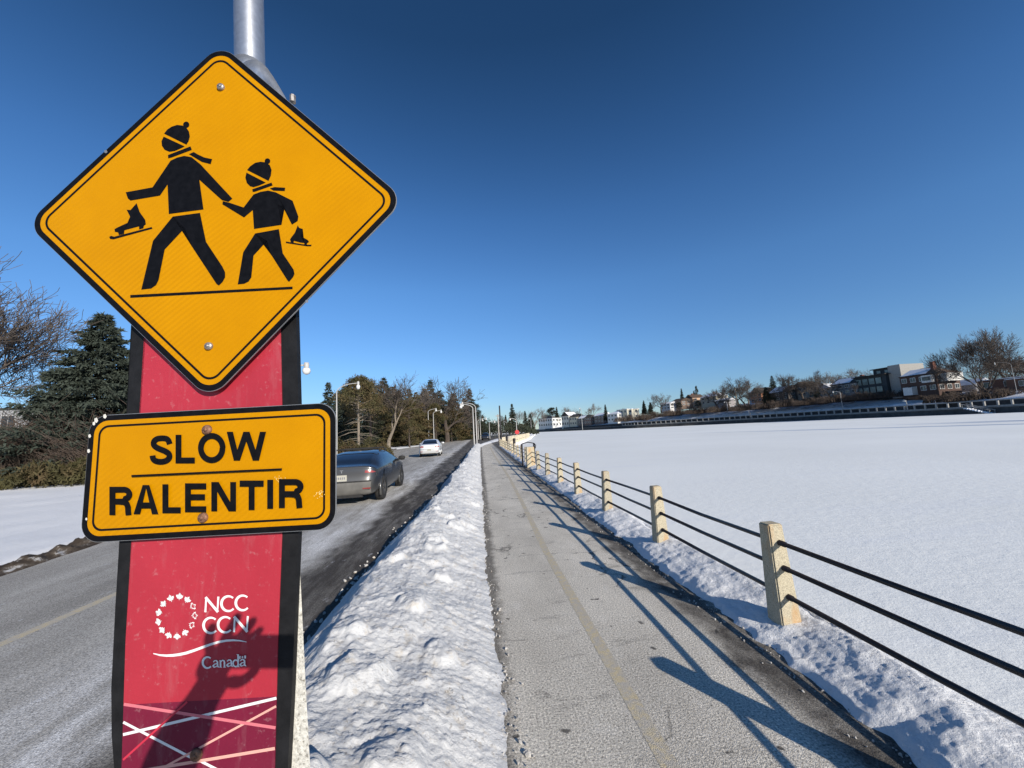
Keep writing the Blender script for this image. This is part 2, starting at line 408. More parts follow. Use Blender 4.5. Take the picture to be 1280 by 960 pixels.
# the bank of ploughed snow between road and path
def bank_rows(y0, y1, k=.0042, mn=.010):
    r = [y0]
    while r[-1] < y1: r.append(r[-1]+max(mn, k*r[-1]))
    return np.array(r)
yv = np.concatenate([np.arange(-4, 1.2, .12), bank_rows(1.2, 52)]); nc = 150
T = np.linspace(0, 1, nc)
Y, TT = np.meshgrid(yv, T, indexing='ij')
XL = interp(Y.ravel(), ROAD_R).reshape(Y.shape)+.07*fbm(Y*.9, Y*0, 5, 11)
XR = interp(Y.ravel(), PATH_L).reshape(Y.shape)+.035*fbm(Y*1.1, Y*0+3, 3, 13)+.026*fbm(Y*8, Y*0+3, 3, 14)
X = XL+(XR-XL)*TT
cr = .30+.05*pn(Y*.5, Y*0, 17)
left = np.clip(TT/cr, 0, 1); right = np.clip((1-TT)/(1-cr), 0, 1)
prof = np.where(TT < cr, left**.75*(1.0+.0*left), np.sin(right*np.pi/2)**.95*(.82+.18*right))
H0 = interp(Y.ravel(), [(-4, .40), (5, .40), (20, .40), (45, .34), (50, .42), (52, .0)]).reshape(Y.shape)
H0 = H0*(1+.20*pn(Y*.45, Y*0, 19)+.10*pn(Y*1.3, Y*0, 20))
ft = np.minimum(1, np.minimum(TT, 1-TT)*9)
lump = fbm(X*2.1, Y*1.35, 5, 23, .5)
blocks = np.abs(fbm(X*4.3+Y*.8, Y*3.0, 4, 31, .5))
rid = 1-np.abs(pn(X*3.1-Y*1.1, Y*2.0+X*.8, 37))
wr = fbm(X*11-Y*5, Y*9+X*3, 4, 41, .55)
z = H0*prof+ft*(.034*lump+.022*blocks*prof-.010+.020*(rid**3-.3)*prof+.010*(np.abs(wr)-.25)+.009*np.abs(fbm(X*26-Y*9, Y*20+X*8, 3, 61))+.0035*fbm(X*50, Y*42, 3, 43))
Z = -.085+np.maximum(z, -.03)+.085*sm(TT*1.6)*0.9
# a few slabs thrown up by the plough
rs = np.random.RandomState(3)
for (bx, by, br, bh) in [(-.78, 2.55, .20, .10), (-.45, 2.0, .16, .07), (-.62, 3.5, .15, .07), (-1.0, 3.0, .16, .08), (-.5, 4.4, .14, .08), (-.7, 5.6, .2, .07), (-.35, 2.9, .13, .05), (-.85, 1.75, .2, .08)]+[(rs.uniform(-1.1, -.2), 4+40*rs.rand()**1.4, rs.uniform(.12, .24), rs.uniform(.04, .10)) for _ in range(60)]:
    dd = np.hypot(X-bx, (Y-by)*.85)/br+.25*pn(X*7, Y*7, 47)
    Z = Z+.75*bh*sm((1.0-dd)*2.2)*(.6+.4*np.clip((X-bx)/br+.5, 0, 1))
tag(obj('snow_bank', fastmesh('snow_bank', np.stack([X, Y, Z], -1).reshape(-1, 3), grid_faces(*Y.shape)), M['snow_bank'], smooth=True), kind='structure')

# snow along the foot of the fence
yv = np.concatenate([np.arange(-3, 1.2, .12), bank_rows(1.2, 56)]); nc = 80
T = np.linspace(0, 1, nc); Y, TT = np.meshgrid(yv, T, indexing='ij')
sh = interp(Y.ravel(), PATH_R).reshape(Y.shape)
XL = sh+.05+.07*fbm(Y*.8, Y*0, 3, 51)+.035*fbm(Y*5, Y*0, 3, 52); X = XL+(sh+.92-XL)*TT
prof = np.interp(TT.ravel(), [0, .05, .16, .34, .52, .66, .76, .88, 1], [0, .05, .085, .125, .155, .13, .02, -.34, -.64]).reshape(TT.shape)
amp = np.clip(TT*8, 0, 1)*np.clip((.80-TT)*6, .12, 1)
foot = np.abs(fbm(X*3.2, Y*2.6, 4, 57))
z = prof*(1+.25*pn(Y*.7, Y*0, 53)*(TT < .6))+amp*(.036*fbm(X*1.7, Y*1.0, 3, 55)+.012*(foot-.25)+.005*fbm(X*12, Y*10, 3, 59)+.003*fbm(X*40, Y*36, 2, 60))
tag(obj('fence_snow', fastmesh('fence_snow', np.stack([X, Y, z-.004], -1).reshape(-1, 3), grid_faces(*Y.shape)), M['snow_edge'], smooth=True), kind='structure')

# loose crumbs of snow and grit along both edges of the path and on the bank
def crumbs(name, spots, mat, seed=1):
    r = random.Random(seed); bm = bmesh.new()
    for x, y, z, s in spots:
        m = Matrix.Translation((x, y, z)) @ Matrix.Rotation(r.uniform(0, 6.3), 4, Vector((r.uniform(-1, 1), r.uniform(-1, 1), r.uniform(.2, 1))).normalized()) @ Matrix.Diagonal((s*r.uniform(.7, 1.5), s*r.uniform(.7, 1.3), s*r.uniform(.5, .9), 1))
        g = bmesh.ops.create_icosphere(bm, subdivisions=1, radius=1, matrix=m)
        for v in g['verts']: v.co += Vector((r.uniform(-1, 1), r.uniform(-1, 1), r.uniform(-1, 1)))*s*.22
    me = bpy.data.meshes.new(name); bm.to_mesh(me); bm.free()
    return tag(obj(name, me, mat), kind='stuff')
r = random.Random(5); sp_ = []
for _ in range(300):
    y = 1.5+11*r.random()**1.7; x = float(interp(y, PATH_L))+r.gauss(.0, .045); sp_.append((x, y, .008, r.uniform(.003, .012)))
for _ in range(12):
    y = 1.6+1.1*r.random(); x = float(interp(y, PATH_L))+.02+abs(r.gauss(0, .07)); sp_.append((x, y, .008, r.uniform(.004, .017)))
for _ in range(420):
    y = 1.3+12*r.random()**1.6; x = float(interp(y, PATH_R))+r.gauss(.0, .06); sp_.append((x, y, .004, r.uniform(.003, .011)))
for _ in range(140):
    y = 2+10*r.random()**1.5; x = float(interp(y, ROAD_R))-abs(r.gauss(0, .10)); sp_.append((x, y, -.07, r.uniform(.008, .025)))
crumbs('snow_crumbs', sp_, M['crumb'], 2)

# painted lines
def line(name, pts, w, z, n='paint'):
    V = []
    for i, (x, y) in enumerate(pts): V += [(x-w/2, y, z), (x+w/2, y, z)]
    return tag(obj(name, fastmesh(name, V, grid_faces(len(pts), 2)), M[n]), kind='structure')
line('path_line', [(.87, 1), (.87, 2), (.86, 3.4), (.85, 5.6), (.92, 9), (1.0, 14), (.98, 28), (1.05, 46)], .095, .0012)
line('road_line', [(-4.72, -5), (-4.72, 4), (-4.70, 5.6), (-4.9, 9), (-5.6, 20), (-7.0, 40)], .12, -.0788, 'paint_road')

# ------------------------------------------------------------------ far shore
FAR = [(135, -80), (136.5, 20), (137, 87), (138, 104), (137.5, 128), (133, 152), (121, 190), (94, 225), (67, 316), (52, 402)]
FARK = [(-80, 1.0), (120, 1.0), (152, 1.25), (190, 1.55), (225, 1.0), (316, .62), (402, .42)]
P = [Vector((a, b, 0)) for a, b in FAR]; pts = []
for i in range(len(P)-1):
    m_ = max(2, int((P[i+1]-P[i]).length/3))
    for k in range(m_): pts.append(P[i].lerp(P[i+1], k/m_))
pts.append(P[-1])
FPTS = pts
def far_hit(dx, dy):
    best = None
    for a, b in zip(FPTS[:-1], FPTS[1:]):
        ex, ey = b.x-a.x, b.y-a.y; det = dx*(-ey)+dy*ex
        if abs(det) < 1e-9: continue
        t = (a.x*(-ey)+a.y*ex)/det; s_ = (dx*a.y-dy*a.x)/det
        if t > 0 and -.01 <= s_ <= 1.01 and (best is None or t < best): best = t
    return best
def bank(x, y, d):
    """photo pixel -> point d metres behind the far wall along the sight line"""
    q = ray(x, y); h = math.hypot(q.x, q.y); t = far_hit(q.x/h, q.y/h)
    if t is None: t = 402/(q.y/h)
    return EYE+q*((t+d)/h)
DC = [(0, -.62, 0), (0.02, .95, 0), (.6, .98, 0), (4, 1.05, .0), (4.2, 2.9, .0), (9, 3.6, .3), (14, 4.9, .4), (19, 6.1, .4), (30, 6.7, .2), (60, 7.6, .2), (140, 9.0, .4), (420, 12, .4), (1500, 14, 0)]
V = []; cols = len(DC)
for i, p in enumerate(FPTS):
    a, b = FPTS[max(0, i-2)], FPTS[min(len(FPTS)-1, i+2)]; t = (b-a).normalized(); nrm = Vector((t.y, -t.x, 0)); k = float(interp(p.y, FARK))
    for d, z, am in DC:
        q = p+nrm*d; zz = z if z <= 1.05 else (1.05+(z-1.05)*min(1, k) if d < 5 else 1.05+(z-1.05)*k)
        V.append((q.x, q.y, zz+am*1.2*float(pn(q.x*.12, q.y*.12, 5))+am*.7*float(pn(q.x*.4, q.y*.4, 6))))
Fq = grid_faces(len(FPTS), cols)
n_ = N('far_bank_snow'); f_ = n_.noise(.35, 5, .7); g_ = n_.noise(2.2, 4, .7)
c_ = n_.mix(n_.ramp(f_, [(.52, 0), (.68, .75)]), (.78, .79, .82), (.20, .17, .14))
c_ = n_.mix(n_.ramp(g_, [(.60, 0), (.70, .6)]), c_, (.25, .21, .17))
farmat = n_.out(c_, .9, n_.bump(g_, .5, .2), spec=.2)
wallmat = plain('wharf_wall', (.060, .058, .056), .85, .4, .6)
me = fastmesh('far_bank', V, Fq); me.materials.append(farmat); 
fb = obj('far_bank', me, None); tag(fb, kind='structure')
# sea wall of the far bank: coping and dark face a few cm in front of the terrain
wm = MB(); cm_ = MB()
for a, b in zip(FPTS[:-1], FPTS[1:]):
    t = (b-a).normalized(); nn = Vector((-t.y, t.x, 0)); a2, b2 = a+nn*.12, b+nn*.12
    wm.add([(a2.x, a2.y, -.65), (b2.x, b2.y, -.65), (b2.x, b2.y, .93), (a2.x, a2.y, .93), (a.x, a.y, .93), (b.x, b.y, .93)], [(0, 1, 2, 3), (3, 2, 5, 4)])
    a3, b3, a4, b4 = a+nn*.3, b+nn*.3, a-nn*.7, b-nn*.7
    cm_.add([(a3.x, a3.y, .93), (b3.x, b3.y, .93), (b3.x, b3.y, 1.18), (a3.x, a3.y, 1.18), (b4.x, b4.y, 1.18), (a4.x, a4.y, 1.18)], [(0, 1, 2, 3), (3, 2, 4, 5)])
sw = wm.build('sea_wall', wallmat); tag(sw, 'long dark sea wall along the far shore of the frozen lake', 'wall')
rw_ = MB()
for i in range(len(FPTS)-1):
    pr = []
    for j in (i, i+1):
        a, b = FPTS[max(0, j-2)], FPTS[min(len(FPTS)-1, j+2)]; t = (b-a).normalized(); pr.append((FPTS[j]+Vector((t.y, -t.x, 0))*3.8, min(1, float(interp(FPTS[j].y, FARK)))))
    (p, k1), (q_, k2) = pr
    rw_.add([(p.x, p.y, .9), (q_.x, q_.y, .9), (q_.x, q_.y, 1.05+1.95*k2), (p.x, p.y, 1.05+1.95*k1)], [(0, 1, 2, 3)])
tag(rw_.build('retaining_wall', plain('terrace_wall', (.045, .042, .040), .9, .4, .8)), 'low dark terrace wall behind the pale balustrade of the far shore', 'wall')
cm_.build('coping', plain('wall_coping', (.20, .195, .185), .85, .3, .5), sw)
# pale post and rail balustrade on the wall
railm = plain('pale_concrete_rail', (.29, .28, .262), .85, .2, 2)
root = empty('balustrade', (137, 87, 1), 0, 'long pale post and rail balustrade on top of the dark far sea wall', 'railing')
acc = 0; marks = []; step = 2.9
for a, b in zip(FPTS[:-1], FPTS[1:]):
    L = (b-a).length; s_ = step-acc
    while s_ <= L:
        marks.append((a.lerp(b, s_/L), math.atan2((b-a).y, (b-a).x))); s_ += step
    acc = (acc+L) % step
marks = [m for m in marks if m[0].y > 55 and m[0].y < 240]
org = Vector((137, 87, 1))
for p, a in marks[:94]:
    mb = MB(); mb.box((p.x-org.x, p.y-org.y, 1.18+.90-1), (.36, .36, 1.8), a); mb.build('post', railm, root)
for zz, hh in ((1.18+1.70, .26), (1.18+.18, .34)):
    mb = MB()
    for (p, a), (q, _) in zip(marks[:94], marks[1:95]):
        m_ = (p+q)/2; mb.box((m_.x-org.x, m_.y-org.y, zz-1), ((q-p).length-.36, .16, hh), math.atan2((q-p).y, (q-p).x))
    mb.build('rail', railm, root)

# ================================================================== FENCE
def taper_post(mb, x, y, z0, z1, b, t, rz=0):
    mb.box((x, y, (z0+z1)/2), (b, b*1.05, z1-z0), rz, t/b)
root = empty('fence', (2.34, 3.1, 0), 0, 'granite post fence with three dark pipe rails beside the path', 'fence')
r = random.Random(4); fy = [3.1+2.13*(k-2) for k in range(23)]
fy = [y for y in fy if abs(y-18.0) > 1.0]
def fx(y): return 2.36-.04*min(1, max(0, (y-3)/12))+r.uniform(-.012, .012)
tops = []
for y in fy:
    x = fx(y); mb = MB(); h = .84+r.uniform(-.015, .015)
    taper_post(mb, 0, 0, -.25, h, .185, .118, r.uniform(-.04, .04))
    me = mb.mesh('post'); bm = bmesh.new(); bm.from_mesh(me)
    bmesh.ops.bevel(bm, geom=bm.edges[:], offset=.010, segments=2, affect='EDGES')
    bm.to_mesh(me); bm.free()
    p = obj('post', me, M['granite'], root); p.location = (x-2.34, y-3.1, 0); p.rotation_euler = (r.uniform(-.02, .02), r.uniform(-.018, .018), 0)
    tops.append((x, y))
for z in (.695, .505, .285):
    mb = MB(); pts = []; rad = []
    for x0, y0 in tops:
        dz = r.uniform(-.006, .006)
        for dy, rr in ((-.112, .0185), (-.110, .0235), (.110, .0235), (.112, .0185), (1.065, .0185)):
            pts.append((x0-2.34, y0-3.1+dy, z+dz-(.006 if dy > 1 else 0))); rad.append(rr)
    mb.tube(pts, rad, 8); mb.build('rail', M['pipe'], root, True)
# big pillar at the head of the skate steps and its handrail
root = empty('stone_pillar', (2.26, 17.9, 0), 0, 'thick square granite pillar taller than the fence posts, at the skate steps', 'pillar')
mb = MB(); mb.box((0, 0, .38), (.38, .38, 1.10), 0, .92); mb.build('shaft', M['granite'], root, bevel=.02)
root = empty('handrail', (2.50, 18.9, -.10), 0, 'dark metal handrail loop behind the thick granite pillar', 'handrail')
for dx in (-.50, .10):
    mb = MB(); mb.tube([(dx, 0, -.6), (dx, 0, 1.15)], .045, 8); mb.build('upright', M['pipe'], root)
mb = MB(); mb.tube([(-.50, 0, 1.15), (-.2, -.05, 1.22), (.10, -.05, 1.15), (.17, -.1, 1.06), (.14, -.1, .9)], .022, 8); mb.build('top_rail', M['pipe'], root, True)
# pale fence round the curve beyond
root = empty('curved_fence', (4, 54, 0), 0, 'pale post and rail fence curving round the bend of the path', 'fence')
pts = []
for y in np.concatenate([np.arange(48.6, 66, 1.5), np.arange(66, 99, 2.0)]): pts.append(Vector((float(interp(y, SHORE))-.35, y, 0)))
pale = mat_granite('pale_granite', False, (.50, .45, .34), (.66, .60, .47))
for p in pts:
    mb = MB(); mb.box((p.x-4, p.y-54, .42), (.22, .22, 1.15), 0, .8); mb.build('post', pale, root)
for z in (.85, .55, .25):
    mb = MB(); mb.tube([(p.x-4, p.y-54, z) for p in pts], .05, 6); mb.build('rail', pale if z > .5 else M['pipe'], root)

# ================================================================== SIGN ASSEMBLY
fh = Vector((math.sin(YAW), math.cos(YAW), 0)); rh = Vector((math.cos(YAW), -math.sin(YAW), 0)); uh = Vector((0, 0, 1))
SD = .935                                   # distance of the sign faces from the camera foot
def sgn(x, y, D=SD):                        # photo pixel -> (r,u) on the vertical plane D metres ahead
    d = ray(x, y); q = d*(D/d.dot(fh)); return (q.dot(rh), q.z)
# every part of the signs is built in a frame: X right, Z up, Y away from the viewer
def frame(name, r0, u0, D, label, cat, group=None):
    o = empty(name, EYE+fh*D+rh*r0+uh*u0, -YAW, label, cat, group); return o
def sheet(polys, y0, depth, dz=2.5e-5):
    """list of outlines (x,z) -> thin raised solids facing -Y at depth y0"""
    bm = bmesh.new()
    for i, pl in enumerate(polys):
        vs = [bm.verts.new((p[0], y0-dz*i, p[1])) for p in pl]
        a = sum(pl[k][0]*pl[(k+1) % len(pl)][1]-pl[(k+1) % len(pl)][0]*pl[k][1] for k in range(len(pl)))
        if a < 0: vs.reverse()
        try: f = bm.faces.new(vs)
        except Exception: continue
    bmesh.ops.triangulate(bm, faces=[f for f in bm.faces if len(f.verts) > 4], ngon_method='EAR_CLIP')
    if depth:
        e = bmesh.ops.extrude_face_region(bm, geom=bm.faces[:])
        for g in e['geom']:
            if isinstance(g, bmesh.types.BMVert): g.co.y += depth
        bmesh.ops.recalc_face_normals(bm, faces=bm.faces[:])
    me = bpy.data.meshes.new('sheet'); bm.to_mesh(me); bm.free(); return me
def rrect(w, h, rad, n=8, cx=0, cz=0):
    o = []
    for sx, sz, a0 in ((1, 1, 0), (-1, 1, 90), (-1, -1, 180), (1, -1, 270)):
        for k in range(n+1):
            a = R(a0+90*k/n); o.append((cx+sx*(w/2-rad)+rad*math.cos(a), cz+sz*(h/2-rad)+rad*math.sin(a)))
    return o
def ringpolys(a, b):
    n = len(a); return [[a[k], a[(k+1) % n], b[(k+1) % n], b[k]] for k in range(n)]
def rot(pl, q): c, s = math.cos(q), math.sin(q); return [(x*c-z*s, x*s+z*c) for x, z in pl]
def ringmesh(outer, inner, y):
    bm = bmesh.new(); n = len(outer)
    a = [bm.verts.new((p[0], y, p[1])) for p in outer]; b = [bm.verts.new((p[0], y, p[1])) for p in inner]
    for k in range(n): bm.faces.new((a[k], a[(k+1) % n], b[(k+1) % n], b[k]))
    me = bpy.data.meshes.new('ring'); bm.to_mesh(me); bm.free(); return me
def bolt(mb, x, z, y, rad=.010):
    prof = [(0.0001, -.006), (rad*.5, -.0058), (rad*.85, -.0045), (rad, -.002), (rad, .001)]; n = 14; vs = []; fs = []
    for rr, d in prof:
        for k in range(n): q = 2*math.pi*k/n; vs.append((x+rr*math.cos(q), y+d, z+rr*math.sin(q)))
    for i in range(len(prof)-1):
        for k in range(n): k2 = (k+1) % n; fs.append((i*n+k, i*n+k2, (i+1)*n+k2, (i+1)*n+k))
    mb.add(vs, fs)
    mb.box((x, y-.0062, z), (rad*.9, .0012, rad*.28)); mb.box((x, y-.0064, z), (rad*.28, .0012, rad*.9))
def stroke(pts, wd):
    """polyline -> ribbon quads with mitred joints; wd number or list"""
    n = len(pts); W = wd if isinstance(wd, (list, tuple)) else [wd]*n; L = []; Rr = []
    for i in range(n):
        p = Vector((pts[i][0], pts[i][1]))
        d0 = (p-Vector(pts[i-1][:2])).normalized() if i else None
        d1 = (Vector(pts[i+1][:2])-p).normalized() if i < n-1 else None
        d0 = d0 or d1; d1 = d1 or d0
        t = (d0+d1).normalized() if (d0+d1).length > 1e-6 else d0
        nn = Vector((-t.y, t.x)); k = W[i]/2/max(.45, nn.dot(Vector((-d0.y, d0.x))))
        L.append(tuple(p+nn*k)); Rr.append(tuple(p-nn*k))
    return [[L[i], L[i+1], Rr[i+1], Rr[i]] for i in range(n-1)]
def arc(cx, cy, rx, ry, a0, a1, n=14): return [(cx+rx*math.cos(R(a0+(a1-a0)*k/n)), cy+ry*math.sin(R(a0+(a1-a0)*k/n))) for k in range(n+1)]
def smooth(p, n=6):
    p = [p[0]]+p+[p[-1]]; o = []
    for a, b, c, d in zip(p, p[1:], p[2:], p[3:]):
        for k in range(n):
            u = k/n; o.append(tuple(.5*(2*b[i]+(c[i]-a[i])*u+(2*a[i]-5*b[i]+4*c[i]-d[i])*u*u+(3*b[i]-a[i]-3*c[i]+d[i])*u**3) for i in (0, 1)))
    return o+[p[-1]]
def glyph(ch, W, t):
    """outlines of a letter in a box W wide and 1 high, stroke t"""
    h = t/2; S = []
    def ln(*p): S.append(stroke(list(p), t))
    if ch == 'L': ln((h, 0), (h, 1)); ln((t, h), (W, h))
    elif ch == 'E': ln((h, 0), (h, 1)); ln((t, h), (W, h)); ln((t, .52), (W*.94, .52)); ln((t, 1-h), (W, 1-h))
    elif ch == 'T': ln((0, 1-h), (W, 1-h)); ln((W/2, 0), (W/2, 1-t))
    elif ch == 'I': ln((W/2, 0), (W/2, 1))
    elif ch == 'N': ln((h, 0), (h, 1)); ln((W-h, 0), (W-h, 1)); S.append([[(0.02, 1), (t*1.25, 1), (W-.02, 0), (W-t*1.25, 0)]])
    elif ch == 'A':
        S.append([[(0, 0), (t*1.08, 0), (W/2+t*.10, 1), (W/2-t*.55, 1)], [(W-t*1.08, 0), (W, 0), (W/2+t*.55, 1), (W/2-t*.10, 1)]]); ln((W*.24, .30), (W*.76, .30))
    elif ch == 'W':
        q = W/4; k = t*.53
        S.append([[(q*a-k+(k if a == 0 else 0)*.8, za), (q*a+k+(k if a == 0 else 0)*.8-(k if a == 4 else 0)*.8, za), (q*b+k-(k if b == 4 else 0)*.8, zb), (q*b-k-(k if b == 4 else 0)*.8, zb)] for a, za, b, zb in ((0, 1, 1, 0), (1, 0, 2, 1), (2, 1, 3, 0), (3, 0, 4, 1))])
    elif ch == 'O': S.append(stroke(arc(W/2, .5, W/2-h, .53-h, 0, 360, 36), t))
    elif ch == 'C': S.append(stroke(arc(W/2, .5, W/2-h, .53-h, 48, 312, 26), t))
    elif ch == 'S':
        S.append(stroke(smooth([(W-h*1.05, .70), (W-h*1.5, .83), (W*.70, .895+.0), (W*.5, .91), (W*.30, .885), (h*1.3, .80), (h*1.25, .68), (W*.32, .575), (W*.68, .455), (W-h*1.15, .355), (W-h*1.1, .225), (W*.72, .125), (W*.5, .088), (W*.28, .115), (h*1.2, .19), (h*.95, .31)]), t))
    elif ch == 'R':
        ln((h, 0), (h, 1)); e = W-.27
        S.append(stroke([(t, 1-h), (e, 1-h)]+arc(e, .74-.005, .27-h, .26-h, 90, -90, 12)[1:-1]+[(e, .48), (t, .48)], t))
        S.append(stroke([(W*.44, .475), (W*.64, .46), (W*.765, .40), (W*.815, .29), (W*.825, .14), (W*.845, 0)], t*.98))
    return [p for g in S for p in g]
def text_px(spec, mapper, t):
    """spec: (char, x0, x1, y_base, y_top) in crop pixels"""
    out = []
    for ch, x0, x1, yb, yt in spec:
        H = yb-yt
        for pl in glyph(ch, (x1-x0)/H, t): out.append([mapper(x0+u*H, yb-v*H) for u, v in pl])
    return out

# tab sign SLOW / RALENTIR
TAB = (-.7325, -.0565)
tab = frame('tab_sign', TAB[0], TAB[1], SD, 'rectangular yellow sign reading SLOW RALENTIR below the diamond sign', 'sign')
w_, h_ = .602, .299
obj('backing_plate', sheet([rrect(w_, h_, .044)], 0.0008, .0032), M['alu'], tab)
obj('black_border', ringmesh(rrect(w_-.0025, h_-.0025, .043), rrect(w_-.028, h_-.028, .032), 0), M['black'], tab)
obj('yellow_face', sheet([rrect(w_-.027, h_-.027, .033)], .0002, 0), M['yellow'], tab)
obj('border_line', ringmesh(rrect(w_-.0505, h_-.0505, .024), rrect(w_-.0605, h_-.0605, .020), -.0004), M['black'], tab)
mt = lambda x, y: (lambda q: (q[0]-TAB[0], q[1]-TAB[1]))(sgn(80+x/3.2, 380+y/3.2))
spec = [('S', 347, 436, 641, 527), ('L', 450, 527, 637, 523), ('O', 540, 650, 632, 519), ('W', 658, 810, 625, 511),
        ('R', 188, 279, 843, 730), ('A', 285, 384, 839, 723), ('L', 400, 473, 835, 720), ('E', 490, 575, 831, 716), ('N', 595, 694, 827, 711), ('T', 708, 804, 822, 705), ('I', 818, 842, 817, 702), ('R', 865, 963, 814, 699)]
# level each letter on the sign: the crop's own slope is undone by the mapper
polys = text_px(spec, mt, .205)
polys += [[mt(278, 683), mt(877, 656), mt(877, 664), mt(278, 691)]]
obj('lettering', sheet(polys, -.0005, 0), M['black'], tab)
mb = MB(); bolt(mb, *mt(574, 503), -.0012, .0118); mb.build('bolt', M['boltrust'], tab, True)
mb = MB(); bolt(mb, *mt(558, 854), -.0012, .0118); mb.build('bolt', M['boltrust'], tab, True)
chips = [[mt(x+dx*s, y+dy*s*1.3) for dx, dy in ((-4, -3), (2, -5), (5, 1), (1, 5), (-4, 3))] for x, y, s in ((164, 449, 1.5), (129, 465, 1.7), (120, 478, 1.2), (103, 528, 1.2), (99, 588, 1.3), (90, 860, .9))]
for c_ in chips: obj('paint_chip', sheet([c_], -.0004, 0), M['chip'], tab)
scr = [[mt(x, y), mt(x+2.4, y-1.5), mt(x+3.2, y+1.8), mt(x+.8, y+2.6)] for x, y in [(r.gauss(1020, 11), r.gauss(760, 9)) for _ in range(26)]+[(r.gauss(868, 12), r.gauss(696, 7)) for _ in range(14)]]
obj('scuffs', sheet(scr, -.0006, 0), plain('scuffed_sheeting', (.80, .60, .22), .5, .2, 50), tab)

# diamond warning sign
DIA = (-.7455, .6085)
dia = frame('diamond_sign', DIA[0], DIA[1], SD-.001, 'yellow diamond warning sign with two walking figures carrying skates', 'sign')
q45 = R(45.6); s_ = .698
def drr(s, rad): return rot(rrect(s, s, rad, 10), q45)
obj('backing_plate', sheet([drr(s_, .052)], .0008, .0032), M['alu'], dia)
obj('black_border', ringmesh(drr(s_-.0025, .051), drr(s_-.030, .040), 0), M['black'], dia)
obj('yellow_face', sheet([drr(s_-.029, .040)], .0002, 0), M['yellow'], dia)
obj('border_line', ringmesh(drr(s_-.0545, .031), drr(s_-.0655, .026), -.0004), M['black'], dia)
md = lambda x, y: (lambda q: (q[0]-DIA[0], q[1]-DIA[1]))(sgn(120+x/3.693, 130+y/3.693, SD-.001))
circ = lambda cx, cy, rr, n=16: [(cx+rr*math.cos(2*math.pi*k/n), cy+rr*math.sin(2*math.pi*k/n)) for k in range(n)]
FIG = {
 'adult_figure': [circ(417, 96, 14.5),
  [(315, 137), (330, 118), (350, 105), (375, 97), (400, 100), (418, 110), (430, 128), (434, 150), (428, 172), (418, 188)],
  [(313, 151), (303, 172), (305, 193), (318, 212), (340, 221), (365, 217), (390, 206), (410, 196)],
  [(333, 236), (437, 196), (443, 212), (350, 247), (334, 251)],
  [(430, 232), (452, 222), (470, 233), (500, 247), (537, 255), (530, 278), (490, 268), (455, 247)],
  [(345, 262), (375, 248), (408, 240), (442, 246), (482, 278), (630, 437), (612, 452), (582, 444), (478, 350), (497, 487), (337, 508), (331, 372), (296, 423), (160, 446), (148, 436), (138, 408), (262, 385)],
  [(355, 520), (481, 503), (509, 637), (585, 752), (597, 778), (597, 800), (585, 822), (568, 838), (558, 832), (448, 665), (410, 573), (318, 672), (290, 812), (278, 836), (255, 852), (210, 857), (264, 632)]],
 'adult_skate': [[(142, 488), (160, 490), (188, 458), (203, 500), (228, 535), (231, 555), (222, 562), (219, 574), (200, 579), (199, 565), (132, 583), (130, 600), (106, 605), (103, 593), (88, 590), (86, 578), (100, 570), (155, 545), (158, 520)],
  [(62, 614), (70, 609), (85, 613), (104, 608), (258, 568), (261, 576), (110, 617), (82, 625), (66, 623)]],
 'child_figure': [circ(792, 264, 13),
  [(698, 305), (712, 288), (735, 272), (760, 267), (785, 270), (803, 283), (811, 305), (808, 330), (797, 355)],
  [(695, 317), (690, 340), (697, 365), (712, 380), (728, 384), (755, 376), (784, 363)],
  [(722, 394), (811, 363), (816, 376), (735, 405), (724, 406)],
  [(803, 390), (825, 384), (874, 387), (872, 402), (820, 400)],
  [(728, 418), (760, 406), (795, 400), (830, 408), (908, 447), (935, 520), (932, 540), (905, 557), (902, 550), (872, 478), (838, 462), (857, 558), (730, 577), (724, 490), (684, 524), (584, 463), (586, 449), (616, 456), (682, 478)],
  [(735, 598), (845, 578), (863, 690), (913, 765), (917, 785), (910, 800), (892, 821), (885, 815), (812, 700), (790, 632), (728, 700), (718, 800), (705, 820), (685, 830), (655, 833), (680, 685)]],
 'child_skate': [[(932, 560), (938, 572), (955, 577), (945, 610), (978, 628), (984, 637), (975, 643), (974, 652), (962, 651), (962, 642), (945, 640), (914, 632), (913, 643), (901, 641), (896, 625), (905, 612), (918, 595)],
  [(877, 635), (970, 650), (988, 650), (996, 650), (993, 657), (975, 657), (878, 642)]],
 'ground_line': [[(159, 882), (908, 843), (908, 855), (159, 895)]]}
for k, pl in FIG.items():
    obj(k, sheet([[md(*p) for p in q] for q in pl], -.0005, 0), M['black'], dia)
for px_, py_ in ((277, 110), (262, 433)):
    q = sgn(px_, py_); mb = MB(); bolt(mb, q[0]-DIA[0], q[1]-DIA[1], -.0012, .0100); mb.build('bolt', M['boltsteel'], dia, True)
def mpx(x, y): q = sgn(x, y); return (q[0]-DIA[0], q[1]-DIA[1])
ch_ = [[mpx(x+dx*s, y+dy*s) for dx, dy in ((-1.3, -1), (.7, -1.4), (1.5, .4), (.2, 1.4), (-1.2, .8))] for x, y, s in ((133, 190, 1.5), (53, 298, .9), (78, 322, 1.1), (384, 377, 1.4), (208, 450, .8), (360, 124, .9), (98, 217, .8))]
obj('paint_chip', sheet(ch_[:1], -.0006, 0), M['alu'], dia); obj('paint_chip', sheet(ch_[3:4], -.0006, 0), M['alu'], dia)

